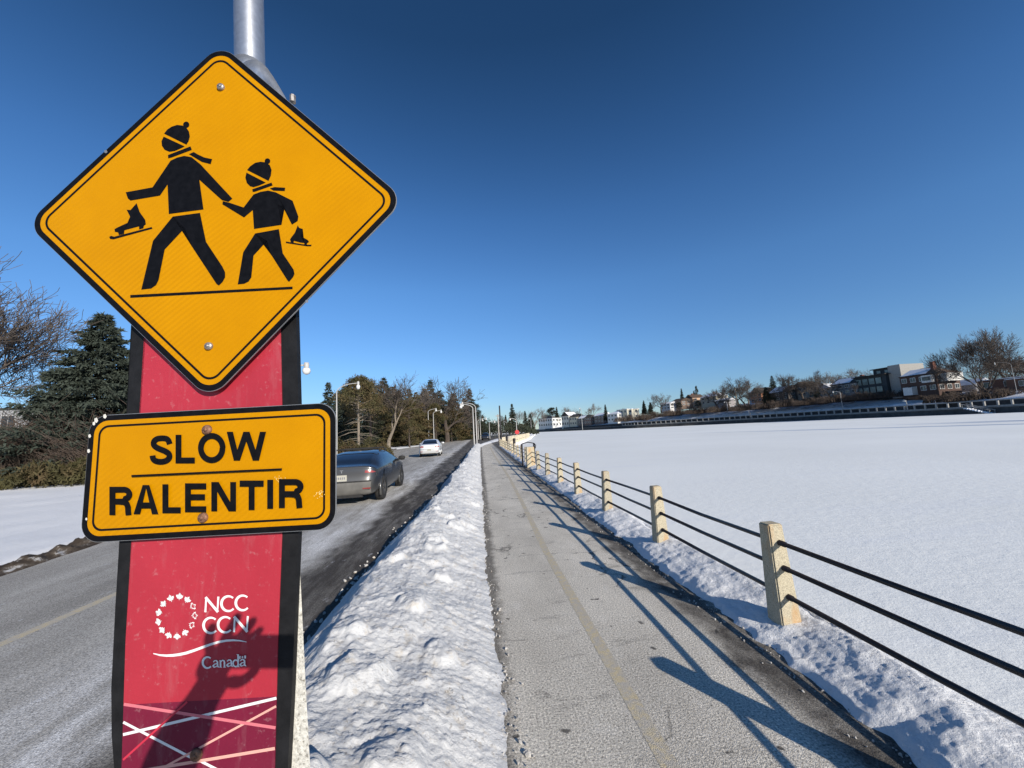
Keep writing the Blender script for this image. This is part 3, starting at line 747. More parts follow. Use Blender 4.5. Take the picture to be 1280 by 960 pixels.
# red marker with its granite post
mk = frame('granite_marker', -.7325, -CAM_H, SD+.022, 'granite marker post faced with a dark framed red panel', 'marker post')
PU = lambda x, y, D=SD+.022: (lambda q: (q[0]+.7325, q[1]+CAM_H))(sgn(x, y, D))
Lf = [PU(*p) for p in [(168, 330), (166, 400), (159, 514), (149, 679), (144, 760), (139, 860), (139.5, 920), (143, 965)]]
Rf = [PU(*p) for p in [(369, 330), (370, 392), (373, 505), (373, 670), (369, 760), (365, 860), (359.5, 965)]]
Lf += [(Lf[-1][0]+.030, .62), (Lf[-1][0]+.075, .30), (Lf[-1][0]+.12, -.08)]; Rf += [(Rf[-1][0]-.030, .62), (Rf[-1][0]-.075, .30), (Rf[-1][0]-.12, -.08)]
Lr = [PU(*p) for p in [(186.5, 330), (183, 420), (176, 514), (165, 680), (158, 800), (153, 960)]]
Rr_ = [PU(*p) for p in [(350, 330), (351, 400), (353, 505), (353, 670), (348, 800), (344, 960)]]
Lr += [(Lr[-1][0]+.028, .62), (Lr[-1][0]+.07, .32)]; Rr_ += [(Rr_[-1][0]-.028, .62), (Rr_[-1][0]-.07, .32)]
obj('frame', sheet([Lf+Rf[::-1]], 0, .016), M['frame'], mk)
def cutz(Lp, Rp, z, above):
    def side(P_):
        o = []
        for a, b in zip(P_[:-1], P_[1:]):
            if (a[1] >= z) == above: o.append(a)
            if (a[1]-z)*(b[1]-z) < 0: t = (z-a[1])/(b[1]-a[1]); o.append((a[0]+(b[0]-a[0])*t, z))
        if (P_[-1][1] >= z) == above: o.append(P_[-1])
        return o
    return side(Lp)+side(Rp)[::-1]
zb = (PU(155, 878)[1]+PU(346, 872)[1])/2
obj('red_panel', sheet([cutz(Lr, Rr_, zb, True)], -.0020, .0019), M['red'], mk)
obj('maroon_panel', sheet([cutz(Lr, Rr_, zb, False)], -.0020, .0019), M['maroon'], mk)
m3 = lambda x, y: PU(120+x/3.2, 660+y/3.2, SD+.020)
m8 = lambda x, y: PU(150+x/6, 720+y/6, SD+.020)
def bar(a, b, wd): return stroke([m3(*a), m3(*b)], wd)
obj('white_stripes', sheet(bar((109, 826), (722, 680), .0060)+bar((110, 776), (380, 917), .0055)+bar((420, 932), (490, 968), .0055), -.0025, 0), M['white'], mk)
obj('salmon_stripes', sheet(bar((721, 712), (262, 962), .0048)+bar((150, 975), (716, 881), .0065), -.0027, 0), M['salmon'], mk)
obj('pink_stripes', sheet(bar((113, 704), (719, 798), .0066), -.0029, 0), M['pink'], mk)
obj('red_stripe', sheet(bar((110, 926), (366, 694), .0045), -.0031, 0), M['redline'], mk)
mb = MB(); q = m3(405, 903); bolt(mb, q[0], q[1], -.0045, .0135); mb.build('bolt', M['boltrust'], mk, True)
# wordmark
def capC(x0, x1, y0, y1, t):
    cx, cy, rx, ry = (x0+x1)/2+6, (y0+y1)/2, (x1-x0)/2, (y1-y0)/2-t*.3
    p = arc(cx, cy, rx, ry, -50, -318, 24); w = [t*(.75+.5*abs(math.sin(math.pi*k/24))) for k in range(25)]
    w[0] = w[-1] = t*.95; return stroke(p, w)
L = []
def capN(x0, x1, yb, yt, t):
    return stroke([(x0+t*.6, yb), (x0+t*1.0, yt+4)], [t*.95, t*.75])+stroke([(x0+t*.7, yt+4), (x1-t*.6, yb-2)], t*1.25)+stroke([(x1-t*.9, yb-2), (x1-t*.4, yt)], [t*.7, t*.95])
L += capN(632, 746, 271, 154, 16)+capC(757, 862, 146, 266, 16)+capC(866, 970, 140, 259, 16)
L += capC(626, 735, 305, 429, 16)+capC(736, 846, 299, 423, 16)+capN(852, 972, 416, 296, 16)
obj('initials', sheet([[m8(*p) for p in pl] for pl in L], -.0026, 0), M['white'], mk)
sw_ = [(252, 580), (300, 592), (350, 596), (400, 594), (450, 587), (500, 576), (560, 556), (620, 534), (680, 512), (740, 494), (800, 483), (850, 480), (900, 483), (952, 493)]
obj('swoosh', sheet([[m8(*p) for p in pl] for pl in stroke(sw_, [7, 13, 17, 20, 21, 21, 20, 19, 18, 17, 16, 14, 10, 4])], -.0027, 0), M['white'], mk)
def low(ch, x, yb, xh, wd, t):
    s = []; cy = yb-xh/2; r_ = wd/2
    if ch == 'a':
        s += stroke([(x+wd*.12, yb-xh*.78), (x+wd*.3, yb-xh*.98), (x+wd*.58, yb-xh), (x+wd*.74, yb-xh*.8), (x+wd*.76, yb-t), (x+wd*1.0, yb-t*.4)], [t*.8, t*.7, t*.8, t*1.1, t*1.1, t*.5])
        s += stroke([(x+wd*.72, yb-xh*.62), (x+wd*.3, yb-xh*.5), (x+wd*.1, yb-xh*.27), (x+wd*.26, yb-t*.4), (x+wd*.5, yb-t*.8), (x+wd*.72, yb-xh*.28)], [t*.6, t*.7, t*1.2, t*.8, t*.6, t*.6])
    elif ch == 'n':
        s += stroke([(x+wd*.18, yb), (x+wd*.18, yb-xh)], t*1.1)+stroke([(x+wd*.2, yb-xh*.72), (x+wd*.45, yb-xh), (x+wd*.68, yb-xh*.92), (x+wd*.76, yb-xh*.7), (x+wd*.76, yb)], [t*.5, t*.7, t, t*1.1, t*1.1])
        s += stroke([(x, yb-2), (x+wd*.38, yb-2)], 4)+stroke([(x+wd*.58, yb-2), (x+wd*.96, yb-2)], 4)+stroke([(x, yb-xh+2), (x+wd*.18, yb-xh+2)], 4)
    elif ch == 'd':
        s += stroke(arc(x+wd*.42, cy, wd*.36, xh*.46, 40, 320, 16), [t*.6]+[t]*15+[t*.6])+stroke([(x+wd*.76, yb), (x+wd*.76, yb-xh*1.75)], t*1.1)+stroke([(x+wd*.55, yb-xh*1.73), (x+wd*.76, yb-xh*1.73)], 4)+stroke([(x+wd*.76, yb-2), (x+wd*.98, yb-2)], 4)
    return s
L = capC(617, 688, 603, 692, 13)+low('a', 697, 686, 54, 50, 11)+low('n', 748, 683, 54, 52, 11)+low('a', 802, 680, 54, 50, 11)+low('d', 850, 678, 54, 54, 11)+low('a', 902, 675, 54, 50, 11)
L += [[(901, 595), (910, 594), (910, 616), (901, 617)], [(938, 592), (951, 591), (951, 613), (938, 614)], [(918, 600), (924, 595), (931, 599), (929, 610), (924, 614), (919, 611)]]+stroke([(899, 600), (897, 640)], 4)
obj('country_lettering', sheet([[m8(*p) for p in pl] for pl in L], -.0026, 0), M['white'], mk)
LEAF = [(0, -1), (.17, -.62), (.36, -.66), (.24, -.16), (.58, -.44), (.66, -.30), (1.05, -.34), (.86, -.02), (.98, .14), (.44, .42), (.56, .66), (.08, .58), (.07, 1.0), (-.07, 1.0), (-.08, .58), (-.56, .66), (-.44, .42), (-.98, .14), (-.86, -.02), (-1.05, -.34), (-.66, -.30), (-.58, -.44), (-.24, -.16), (-.36, -.66), (-.17, -.62)]
L = []
for (x, y) in ((448, 152), (508, 176), (550, 225), (565, 294), (545, 365), (496, 421), (435, 449), (371, 441), (322, 401), (295, 340), (299, 269), (332, 205), (387, 163)):
    a = math.atan2(x-430, -(y-300)); pl = [(x+26*(u*math.cos(a)-v*math.sin(a)), y+28*(u*math.sin(a)+v*math.cos(a))) for u, v in LEAF]
    if x > 530:
        inn = [(x+(px-x)*.66, y+(py-y)*.66) for px, py in pl]
        L += [[pl[k], pl[(k+1) % 25], inn[(k+1) % 25], inn[k]] for k in range(25)]
    else: L.append(pl)
obj('leaf_ring', sheet([[m8(*p) for p in pl] for pl in L], -.0026, 0), M['white'], mk)
# granite block behind the panel
gp = [PU(*p, SD+.045) for p in [(352, 470), (360, 560), (370, 665), (376, 707), (382.5, 840), (389, 960)]]
gw = [(-g[0], g[1]) for g in gp]
bm = bmesh.new(); prof = gp+[(gp[-1][0]+.05, -.15)]; rows = []
for gx_, gz_ in prof:
    y0 = .019; dpt = .16+.05*(1.6-gz_); rows.append([bm.verts.new(c) for c in ((-gx_, y0, gz_), (gx_, y0, gz_), (gx_-.012-dpt*.66, y0+dpt, gz_), (-gx_+.012+dpt*.66, y0+dpt, gz_))])
for a, b in zip(rows[:-1], rows[1:]):
    for k in range(4): bm.faces.new((a[k], b[k], b[(k+1) % 4], a[(k+1) % 4]))
bm.faces.new(rows[0]); bmesh.ops.recalc_face_normals(bm, faces=bm.faces[:])
me = bpy.data.meshes.new('granite_block'); bm.to_mesh(me); bm.free(); obj('granite_block', me, M['granite2'], mk)
# galvanised pole behind the signs with its band bracket
pd = SD+.175; q0 = sgn(311, 0, pd); q1 = sgn(312.5, 78, pd)
pole = frame('sign_pole', q1[0], -CAM_H, pd, 'round galvanised steel pole rising behind the yellow signs', 'pole')
lean = (q0[0]-q1[0])/(q0[1]-q1[1]); mb = MB(); z1 = CAM_H+q1[1]
mb.tube([(lean*(z-z1), 0, z) for z in (0, 1, 2, 2.6, 3.2, 4.2)], .0425, 28); pl_ = mb.build('shaft', M['galv'], pole, True)
cl = MB(); cl.lathe((lean*(-.05), 0, z1-.05), [(.0432, .032), (.0475, .030), (.0475, -.026), (.0432, -.028)], 28); cl.build('collar', M['galv'], pole, True)
# bent saddle strap from the pole down to the back of the sign
gus = MB(); vs = []
for k, (x, y, dd) in enumerate([(303, 81, .10), (309, 77, .085), (315, 75.5, .078), (321, 76, .075), (328, 79.5, .078), (335, 87, .082), (342, 97, .078), (350, 110, .066), (358, 124, .050)]):
    for ox, oy, od in ((0, 0, 0), (-5, 9, -.010), (-10, 20, -.004), (-16, 34, .0)):
        q = sgn(x+ox, y+oy, SD+dd+od); vs.append((q[0]-q1[0], dd+od-.175, q[1]+CAM_H))
gus.add(vs, [(4*i+k, 4*i+k+1, 4*i+5+k, 4*i+4+k) for i in range(8) for k in range(3)])
g_ = gus.build('bracket', M['galv'], pole, True); so_ = g_.modifiers.new('solid', 'SOLIDIFY'); so_.thickness = .005; so_.offset = 0
qb = sgn(366, 124, SD+.03); mb = MB(); mb.lathe((qb[0]-q1[0], -.145, qb[1]+CAM_H), [(.001, .012), (.008, .010), (.008, -.010), (.001, -.012)], 8); mb.build('bolt', M['boltsteel'], pole)

# ================================================================== TREES
def needles(P_, Dr, L_, W_, rs):
    """one narrow leaf triangle per point: base P, direction Dr, length, width"""
    n = len(P_); side = np.cross(Dr, rs.normal(size=(n, 3))); side /= np.linalg.norm(side, axis=1)[:, None]+1e-9
    L_ = L_[:, None]; W_ = W_[:, None]
    V = np.stack([P_-side*W_, P_+side*W_, P_+Dr*L_], 1).reshape(-1, 3)
    return V
def spruce(seed, H, Rad, dens=1.0, leaf=.30, base=.06, power=.85, droop=.25):
    rs = np.random.RandomState(seed); pos, dr, ln = [], [], []
    nl = int(34*dens)+8; tw = MB(); tw.tube([(0, 0, -.4), (.02, .01, H*.5), (0, 0, H*.97)], [H*.021, H*.012, .012], 7)
    for i in range(nl):
        f = (i+rs.rand()*.6)/nl; z = H*(base+(1-base)*f*.985); rr = Rad*((1-f)**power)*(.82+.36*rs.rand())+.10
        for b in range(rs.randint(7, 11)):
            a = rs.rand()*6.283; r2 = rr*(.62+.50*rs.rand()); u = np.array([math.cos(a), math.sin(a), 0.])
            m = int(max(5, 15*r2/leaf*.22*dens**.5*3)); t = np.sqrt(rs.rand(m))*.96+.04
            p = u[None]*(r2*t)[:, None]; p[:, 2] = z-droop*r2*t**1.5+.12*r2*t**4
            wob = .14*r2*(1.05-t*.7)
            p += rs.normal(size=(m, 3))*wob[:, None]*np.array([1, 1, .45])
            d = u[None]*.8+rs.normal(size=(m, 3))*.55; d[:, 2] -= .35; d /= np.linalg.norm(d, axis=1)[:, None]
            pos.append(p); dr.append(d); ln.append(leaf*(.6+.8*rs.rand(m)))
    P_ = np.concatenate(pos); D_ = np.concatenate(dr); L_ = np.concatenate(ln)
    V = needles(P_, D_, L_, L_*.20, rs)
    return tw.mesh('trunk'), fastmesh('crown', V, np.arange(len(V)).reshape(-1, 3))
def pine(seed, H, Rad, leaf=.32, base=.25, clumps=90, bare=False):
    """pine with an open crown of needle clumps on visible limbs"""
    rs = np.random.RandomState(seed); tw = MB(); pos, dr, ln = [], [], []
    tw.tube([(0, 0, -.4), (.10, .05, H*.45), (-.05, .05, H*.94)], [H*.020, H*.014, .03], 7)
    for i in range(clumps):
        f = rs.rand()**.8; z = H*(base+(1-base)*f); prof = math.sin(min(1, (1-f)*1.5+.12)*math.pi/2)*(.55+.45*(1-f))
        a = rs.rand()*6.283; rr = Rad*prof*(.35+.75*rs.rand()**.6); c = np.array([rr*math.cos(a), rr*math.sin(a), z+.10*rr])
        tw.tube([(0, 0, z-.25*rr), tuple(c*.55+np.array([0, 0, z*.40])), tuple(c)], [.05, .035, .014], 3, False)
        m = 95; s_ = Rad*(.15+.13*rs.rand()); q = rs.normal(size=(m, 3)); q /= np.linalg.norm(q, axis=1)[:, None]; q *= (rs.rand(m)**.5)[:, None]
        pos.append(c+q*s_*np.array([1.2, 1.2, .75])); d = q+rs.normal(size=(m, 3))*.5; d[:, 2] += .1; dr.append(d/np.linalg.norm(d, axis=1)[:, None]); ln.append(leaf*(.6+.7*rs.rand(m)))
    if bare:
        for i in range(26):
            z = H*(.10+.40*rs.rand()); a = rs.rand()*6.283; L = Rad*(.5+.5*rs.rand()); u = np.array([math.cos(a), math.sin(a), 0])
            tw.tube([(0, 0, z), tuple(u*L*.5+np.array([0, 0, z-.02*L])), tuple(u*L+np.array([0, 0, z-.18*L]))], [.035, .024, .010], 3, False)
    P_ = np.concatenate(pos); D_ = np.concatenate(dr); L_ = np.concatenate(ln); V = needles(P_, D_, L_, L_*.17, rs)
    return tw.mesh('trunk'), fastmesh('crown', V, np.arange(len(V)).reshape(-1, 3))
def bare(seed, H, spread=.5, levels=5, twig=.012, fork=.28, trunks=1, lean=(0, 0), dense=1.0, upk=.35, tl=.30):
    """leafless tree: trunk mesh (trunk and big limbs) + crown mesh (branches and twigs)"""
    rnd = random.Random(seed); big, fine = MB(), MB()
    def grow(p, d, L, rad, lev):
        n = 4 if lev < 2 else 3; pts = [p]; q = p.copy(); dd = d.copy(); rads = [rad]
        for k in range(n):
            dd = (dd+Vector((rnd.gauss(0, .16), rnd.gauss(0, .16), rnd.gauss(0, .10)+upk*.16))).normalized()
            q = q+dd*(L/n); pts.append(q.copy()); rads.append(max(twig, rad*(1-.50*(k+1)/n)))
        (big if lev < 2 else fine).tube(pts, rads, 7 if lev == 0 else (5 if lev == 1 else 3), False)
        if lev >= levels: return
        m = int((rnd.choice((3, 4, 4)) if lev == 0 else rnd.choice((3, 4, 5)))*dense+.5)
        for b in range(m):
            t = rnd.uniform(.35 if lev else .55, 1.0); i = min(n-1, int(t*n)); pp = pts[i].lerp(pts[i+1], t*n-i)
            ax = (pts[i+1]-pts[i]).normalized(); per = ax.cross(Vector((rnd.gauss(0, 1), rnd.gauss(0, 1), rnd.gauss(0, 1)))).normalized()
            an = rnd.uniform(.5, 1.0)*(.65+spread*.9)
            nd = (ax*math.cos(an)+per*math.sin(an)); nd = (nd+Vector((0, 0, upk*.35))).normalized()
            grow(pp, nd, L*rnd.uniform(.58, .82), max(twig, rads[i]*rnd.uniform(.48, .66)), lev+1)
        grow(pts[-1], dd, L*rnd.uniform(.6, .8), rads[-1]*.9, lev+1)
    for t in range(trunks):
        a = 6.28*t/max(1, trunks)+rnd.random(); o = Vector((.25*math.cos(a), .25*math.sin(a), 0))*(trunks > 1)
        d = Vector((lean[0]+(tl*math.cos(a) if trunks > 1 else 0), lean[1]+(tl*math.sin(a) if trunks > 1 else 0), 1)).normalized()
        grow(o-Vector((0, 0, .3)), d, H*fork, H*.022/(trunks**.4), 0)
    # bring the finished crown to the wanted height
    zt = max(v[2] for v in fine.v); k = H/zt
    for m_ in (big, fine): m_.v = [(x*k, y*k, z*k) for x, y, z in m_.v]
    return big.mesh('trunk'), fine.mesh('crown')
def brush(seed, L, Dp, H, n, rad=.012, lean=.5, taper=True, kinds=1):
    """mass of twigs filling a low hedge L x Dp x H"""
    rs = np.random.RandomState(seed); mb = MB()
    for i in range(n):
        x = (rs.rand()-.5)*L; y = (rs.rand()-.5)*Dp; e = (1-abs(2*x/L)**4)**.5 if taper else 1
        h = H*(.45+.55*rs.rand())*e*(.8+.2*math.sin(x*1.7+seed)); a = rs.rand()*6.283; l = lean*h*rs.rand()
        p0 = Vector((x, y, -.1)); p1 = Vector((x+l*.4*math.cos(a), y+l*.4*math.sin(a), h*.55)); p2 = Vector((x+l*math.cos(a), y+l*math.sin(a), h))
        mb.tube([p0, p1, p2], [rad*1.5, rad, rad*.6], 3, False)
        for k in range(3):
            t = .3+.65*rs.rand(); q = p0.lerp(p2, t); b = rs.rand()*6.283; ll = h*.28*(.5+rs.rand())
            mb.tube([q, q+Vector((ll*math.cos(b), ll*math.sin(b), ll*(.2+.7*rs.rand())))], [rad*.8, rad*.5], 3, False)
    return mb.mesh('brush')
def juniper(seed, L, Dp, H, n, leaf=.22):
    rs = np.random.RandomState(seed); x = (rs.rand(n)-.5)*L; y = (rs.rand(n)-.5)*Dp
    top = H*np.sqrt(np.clip(1-np.abs(2*x/L)**5, 0, 1)*np.clip(1-np.abs(2*y/Dp)**4, 0, 1))*(.72+.35*fbm(x*.9, y*.9, 4, seed))
    z = top*np.sqrt(rs.rand(n)); P_ = np.stack([x, y, z], 1); d = rs.normal(size=(n, 3))*.8; d[:, 2] += .9; d /= np.linalg.norm(d, axis=1)[:, None]
    L_ = leaf*(.6+.8*rs.rand(n)); V = needles(P_, d, L_, L_*.2, rs); return fastmesh('foliage', V, np.arange(len(V)).reshape(-1, 3))

def mat_needles(name, c1, c2, c3=None):
    n = N(name); oi = n.t.nodes.new('ShaderNodeObjectInfo'); f = n.noise(.9, 4, .6); g = n.noise(5, 2, .6)
    c = n.ramp(f, [(.32, c1), (.66, c2)])
    if c3: c = n.mix(n.ramp(n.noise(.55, 4, .65, n.map((1, 1, 1), (7, 3, 1))), [(.46, 0), (.60, .85)]), c, c3)
    c = n.mix(n.ramp(g, [(.35, 0), (.75, .35)]), c, tuple(q*1.7 for q in c2))
    return n.out(c, .75, spec=.15)
M['spruce'] = mat_needles('blue_spruce_needles', (.022, .030, .023), (.050, .060, .046))
M['pineg'] = mat_needles('pine_needles', (.034, .036, .018), (.085, .075, .032), (.105, .068, .036))
M['dark'] = mat_needles('dark_conifer_needles', (.018, .024, .018), (.042, .048, .030))
M['juni'] = mat_needles('juniper_foliage', (.030, .030, .014), (.070, .062, .026), (.085, .052, .030))

def plant(name, meshes, mats, loc, label, cat, group, rz=0, s=(1, 1, 1), parts=('trunk', 'crown')):
    o = empty(name, loc, rz, label, cat, group); o.scale = s
    for m_, mt_, pn_ in zip(meshes, mats, parts):
        me = m_
        if not me.materials: me.materials.append(mt_)
        c = bpy.data.objects.new(pn_, me); COL.objects.link(c); c.parent = o
    return o
def height_at(P0, ytop):
    """height of a tree standing at P0 whose tip shows at photo row ytop"""
    lo, hi = 0, 60
    for _ in range(40):
        m_ = (lo+hi)/2; v = P0+Vector((0, 0, m_))-EYE; yy = 480-F_PX*v.dot(up)/v.dot(fw)
        if yy > ytop: lo = m_
        else: hi = m_
    return lo
SPR = [spruce(11, 10, 3.2, 1.0), spruce(12, 10, 2.7, 1.0, power=.8), spruce(13, 10, 2.1, .9, droop=.35), spruce(14, 10, 1.5, .9, droop=.4)]
PIN = [pine(21, 10, 3.4), pine(22, 10, 3.0, clumps=80, base=.12), pine(23, 10, 3.3, clumps=80, base=.50, bare=True)]
BAR = [bare(31, 10, .40, 5, .011, dense=.85), bare(32, 10, .33, 5, .011, dense=.8), bare(33, 10, .55, 5, .010, fork=.22, dense=.85), bare(36, 10, .28, 5, .011, fork=.24, dense=.8)]
def mk_mesh_copy(pair, mats):
    out = []
    for m_, mt_ in zip(pair, mats):
        c = m_.copy(); c.materials.clear(); c.materials.append(mt_); out.append(c)
    return out
VAR = {}
def variant(key, pair, mats):
    if key not in VAR: VAR[key] = mk_mesh_copy(pair, mats)
    return VAR[key]
rt_ = random.Random(77)
def tree(kind, idx, x, ytop, loc, label, group, mats=None, wide=1.0):
    lib, cat, nm = {'spruce': (SPR, 'tree', 'spruce_tree'), 'pine': (PIN, 'tree', 'pine_tree'), 'bare': (BAR, 'tree', 'bare_tree')}[kind]
    mats = mats or {'spruce': ('bark', 'spruce'), 'pine': ('bark', 'pineg'), 'bare': ('twig_grey', 'twig_grey')}[kind]
    pr = variant((kind, idx, mats), lib[idx], [M[q] for q in mats]); h = height_at(loc, ytop); s = h/10
    return plant(nm, pr, [None, None], loc, label, cat, group, rt_.uniform(0, 6.28), (s*wide, s*wide, s))
def on_lawn(x, Y):
    p = at(x, 560, Y); return Vector((p.x, p.y, lawn_z(p.x, p.y)))
# --- big spruce, bare tree and shrubs far left
p = on_lawn(118, 27); h = height_at(p, 388)
plant('spruce_tree', spruce(41, h, 4.7, 1.8, .24, base=.02, power=.80, droop=.22), [M['bark'], M['spruce']], p, 'big dark blue spruce left of the signs, above the brown shrubs', 'tree', 'trees left of the signs', .4)
p = on_lawn(176, 29); h = height_at(p, 405)
plant('spruce_tree', spruce(42, h, 3.3, 1.3, .26, base=.02), [M['bark'], M['spruce']], p, 'spruce mostly hidden behind the black edge of the red marker, beside the big spruce', 'tree', 'trees left of the signs', 1.4)
p = on_lawn(-78, 23); h = height_at(p, 318)
t_ = bare(44, h, .42, 5, .009, fork=.26, lean=(.22, 0), dense=.9)
plant('bare_tree', t_, [M['twig'], M['twig']], p, 'tall leafless tree leaning in from the left edge of the picture', 'tree', 'trees left of the signs', 2.2)
for (x, Y, L, H_, n_, lab, mt_) in ((18, 25, 8, 4.3, 1500, 'tangled brown leafless shrub at the far left edge, before the white building', 'brush'), (92, 26, 7.0, 4.6, 1500, 'tangled brown leafless shrub at the foot of the big spruce', 'brush'), (150, 24.5, 4.5, 3.6, 500, 'leafless shrub half hidden behind the left side of the tab sign', 'brush')):
    p = on_lawn(x, Y); m_ = brush(int(x)+3, L, 2.6, H_, n_, .013, 1.1)
    o = obj('shrub', m_, M[mt_]); o.location = p; o.rotation_euler = (0, 0, .25); tag(o, lab, 'shrub', 'leafless shrubs left of the signs')
for (x, Y, L, H_, n_, lab) in ((28, 23.6, 6.5, 1.05, 5200, 'low olive brown juniper at the far left beside the snowy lawn'), (95, 22.6, 4.8, 1.55, 5200, 'taller olive green juniper just left of the tab sign')):
    p = on_lawn(x, Y); o = obj('juniper', juniper(int(x)+9, L, 2.2, H_, n_, .20), M['juni']); o.location = p; o.rotation_euler = (0, 0, .25); tag(o, lab, 'shrub', 'low junipers left of the signs')
# --- low hedge by the road, behind the grey car
p = on_lawn(446, 37); o = obj('juniper', juniper(5, 6.2, 2.6, 2.0, 7500, .2), M['juni']); o.location = (p.x, p.y, p.z-.05); o.rotation_euler = (0, 0, -.2); tag(o, 'low olive juniper bed beyond the dark grey car, under the first street lamp', 'shrub', 'low junipers')
# --- wood along the left of the road
G = 'trees along the left of the road'
for kind, i, x, yt, Y, lab, mats in (
    ('spruce', 2, 410, 476, 60, 'narrow grey green spruce peeping out right of the tab sign, leftmost of the roadside trees', None),
    ('spruce', 1, 430, 480, 60, 'grey green spruce just right of the first street lamp post', None),
    ('pine', 2, 448.5, 474, 47, 'pine with a bare pale lower trunk behind the low juniper bed', ('barklight', 'pineg')),
    ('pine', 0, 463, 478, 56, 'broad brownish pine right of the bare trunked pine', None),
    ('pine', 1, 438, 486, 68, 'dark bushy pine behind the bare trunked pine', ('bark', 'dark')),
    ('bare', 1, 486.5, 466, 50, 'leafless tree with a thick pale trunk at the edge of the snowy verge', ('barklight', 'twig')),
    ('spruce', 0, 500, 487, 72, 'brown tinged conifer behind the pale trunked leafless tree', ('bark', 'pineg')),
    ('spruce', 1, 481, 470, 74, 'dark pointed spruce behind the pale trunked leafless tree', ('bark', 'dark')),
    ('spruce', 0, 522, 489, 78, 'broad brown green conifer between the two leafless trees', ('bark', 'pineg')),
    ('pine', 1, 512, 500, 66, 'low brown green pine at the verge left of the white car', None),
    ('bare', 2, 558, 473, 92, 'round crowned leafless tree, the biggest crown above the white car', ('bark', 'twig')),
    ('bare', 0, 530, 478, 96, 'thin grey leafless tree behind the conifers, above the pair of road lamps', None),
    ('spruce', 2, 540, 473, 100, 'dark slender spruce in front of the big round leafless crown', ('bark', 'dark')),
    ('pine', 0, 545, 506, 84, 'broad brown green pine behind the pair of road lamps', None),
    ('pine', 1, 565, 508, 95, 'broad brown pine right of the pair of road lamps', None),
    ('spruce', 1, 578, 508, 112, 'dark conifer left of the pair of lamps by the path', ('bark', 'dark')),
    ('spruce', 2, 589.5, 484, 122, 'tall slim spruce rising above the pair of lamps by the path', ('bark', 'dark')),
    ('pine', 1, 597, 506, 118, 'dark pine right of the slim tall spruce', ('bark', 'dark')),
    ('spruce', 0, 605, 518, 130, 'rounded dark conifer above the dark vehicle', ('bark', 'dark')),
    ('pine', 1, 614, 528, 150, 'low dark pine at the right end of the roadside trees', ('bark', 'dark'))):
    p = on_lawn(x, Y); tree(kind, i, x, yt, p, lab, G, mats)
for kind, i, x, yt, Y, lab, mt_, wd in (('spruce', 0, 473, 480, 84, 'dark broad spruce between the bare pale trunk and the pale trunked leafless tree', ('bark', 'dark'), 1.1), ('spruce', 1, 493, 481, 80, 'dark spruce filling the gap behind the pale trunked leafless tree', ('bark', 'pineg'), 1.2), ('spruce', 0, 512, 485, 90, 'brown green spruce behind the left leafless crown', ('bark', 'pineg'), 1.2), ('spruce', 1, 532, 484, 98, 'dark spruce above the left lamp of the close pair', ('bark', 'dark'), 1.2), ('spruce', 0, 552, 487, 106, 'broad dark spruce inside the big round leafless crown', ('bark', 'dark'), 1.2), ('spruce', 1, 569, 490, 108, 'dark spruce at the right edge of the big round leafless crown', ('bark', 'pineg'), 1.3), ('spruce', 0, 583, 497, 124, 'dark spruce just left of the slim tall spruce', ('bark', 'dark'), 1.2)):
    tree(kind, i, x, yt, on_lawn(x, Y), lab, G, mt_, wd)
for x, yt, Y, lab in ((424, 492, 92, 'dark pine seen through the gap left of the bare pale trunk'), (456, 494, 96, 'dark pine seen through the gap right of the bare pale trunk'), (470, 496, 104, 'dark pine behind the pale trunked leafless tree, low in the wood'), (505, 502, 112, 'dark pine low behind the two leafless trees'), (531, 506, 118, 'dark pine low behind the pair of road lamps'), (555, 508, 124, 'dark pine low behind the big round leafless crown')):
    tree('pine', 1, x, yt, on_lawn(x, Y), lab, G, ('bark', 'dark'), 1.25)
wd_ = juniper(71, 190, 14, 9, 26000, .75); o = obj('woods', wd_, M['dark']); o.location = (-70, 168, .1); o.rotation_euler = (0, 0, R(-18)); tag(o, kind='stuff')
# --- trees round the far end of the lake
G = 'trees at the far end of the lake'
def far_pt(x, Y, z=.6): q = at(x, 540, Y); return Vector((q.x, q.y, z))
for kind, i, x, yt, Y, lab, mats, wd in (
    ('spruce', 2, 641.5, 504, 230, 'tall spruce with gappy branches behind the red octagonal sign', ('bark', 'dark'), 1),
    ('spruce', 3, 633, 518, 240, 'small pointed conifer left of the gappy tall spruce', ('bark', 'dark'), 1),
    ('bare', 0, 627, 518, 210, 'thin leafless tree behind the dark utility pole', ('twig', 'twig'), 1.2),
    ('bare', 1, 651, 511, 260, 'pale leafless tree right of the gappy tall spruce', None, 1),
    ('spruce', 3, 657.5, 513, 270, 'narrow dark cypress shaped tree left of the white terrace', ('bark', 'dark'), 1.2),
    ('spruce', 3, 664, 516, 280, 'second narrow dark conifer left of the white terrace, by the thin lamp', ('bark', 'dark'), 1.5),
    ('bare', 2, 669, 509, 330, 'thin leafless tree just left of the white terrace roof', None, .9),
    ('pine', 1, 636, 528, 220, 'brown wooded clump beside the bend of the road', ('bark', 'pineg'), 1.8),
    ('pine', 1, 617, 530, 200, 'brown wooded clump left of the utility pole', ('bark', 'pineg'), 1.8),
    ('pine', 0, 652, 530, 250, 'low brown clump right of the red octagonal sign', ('bark', 'pineg'), 1.8)):
    tree(kind, i, x, yt, far_pt(x, Y), lab, G, mats, wd)
G = 'trees on the far shore'
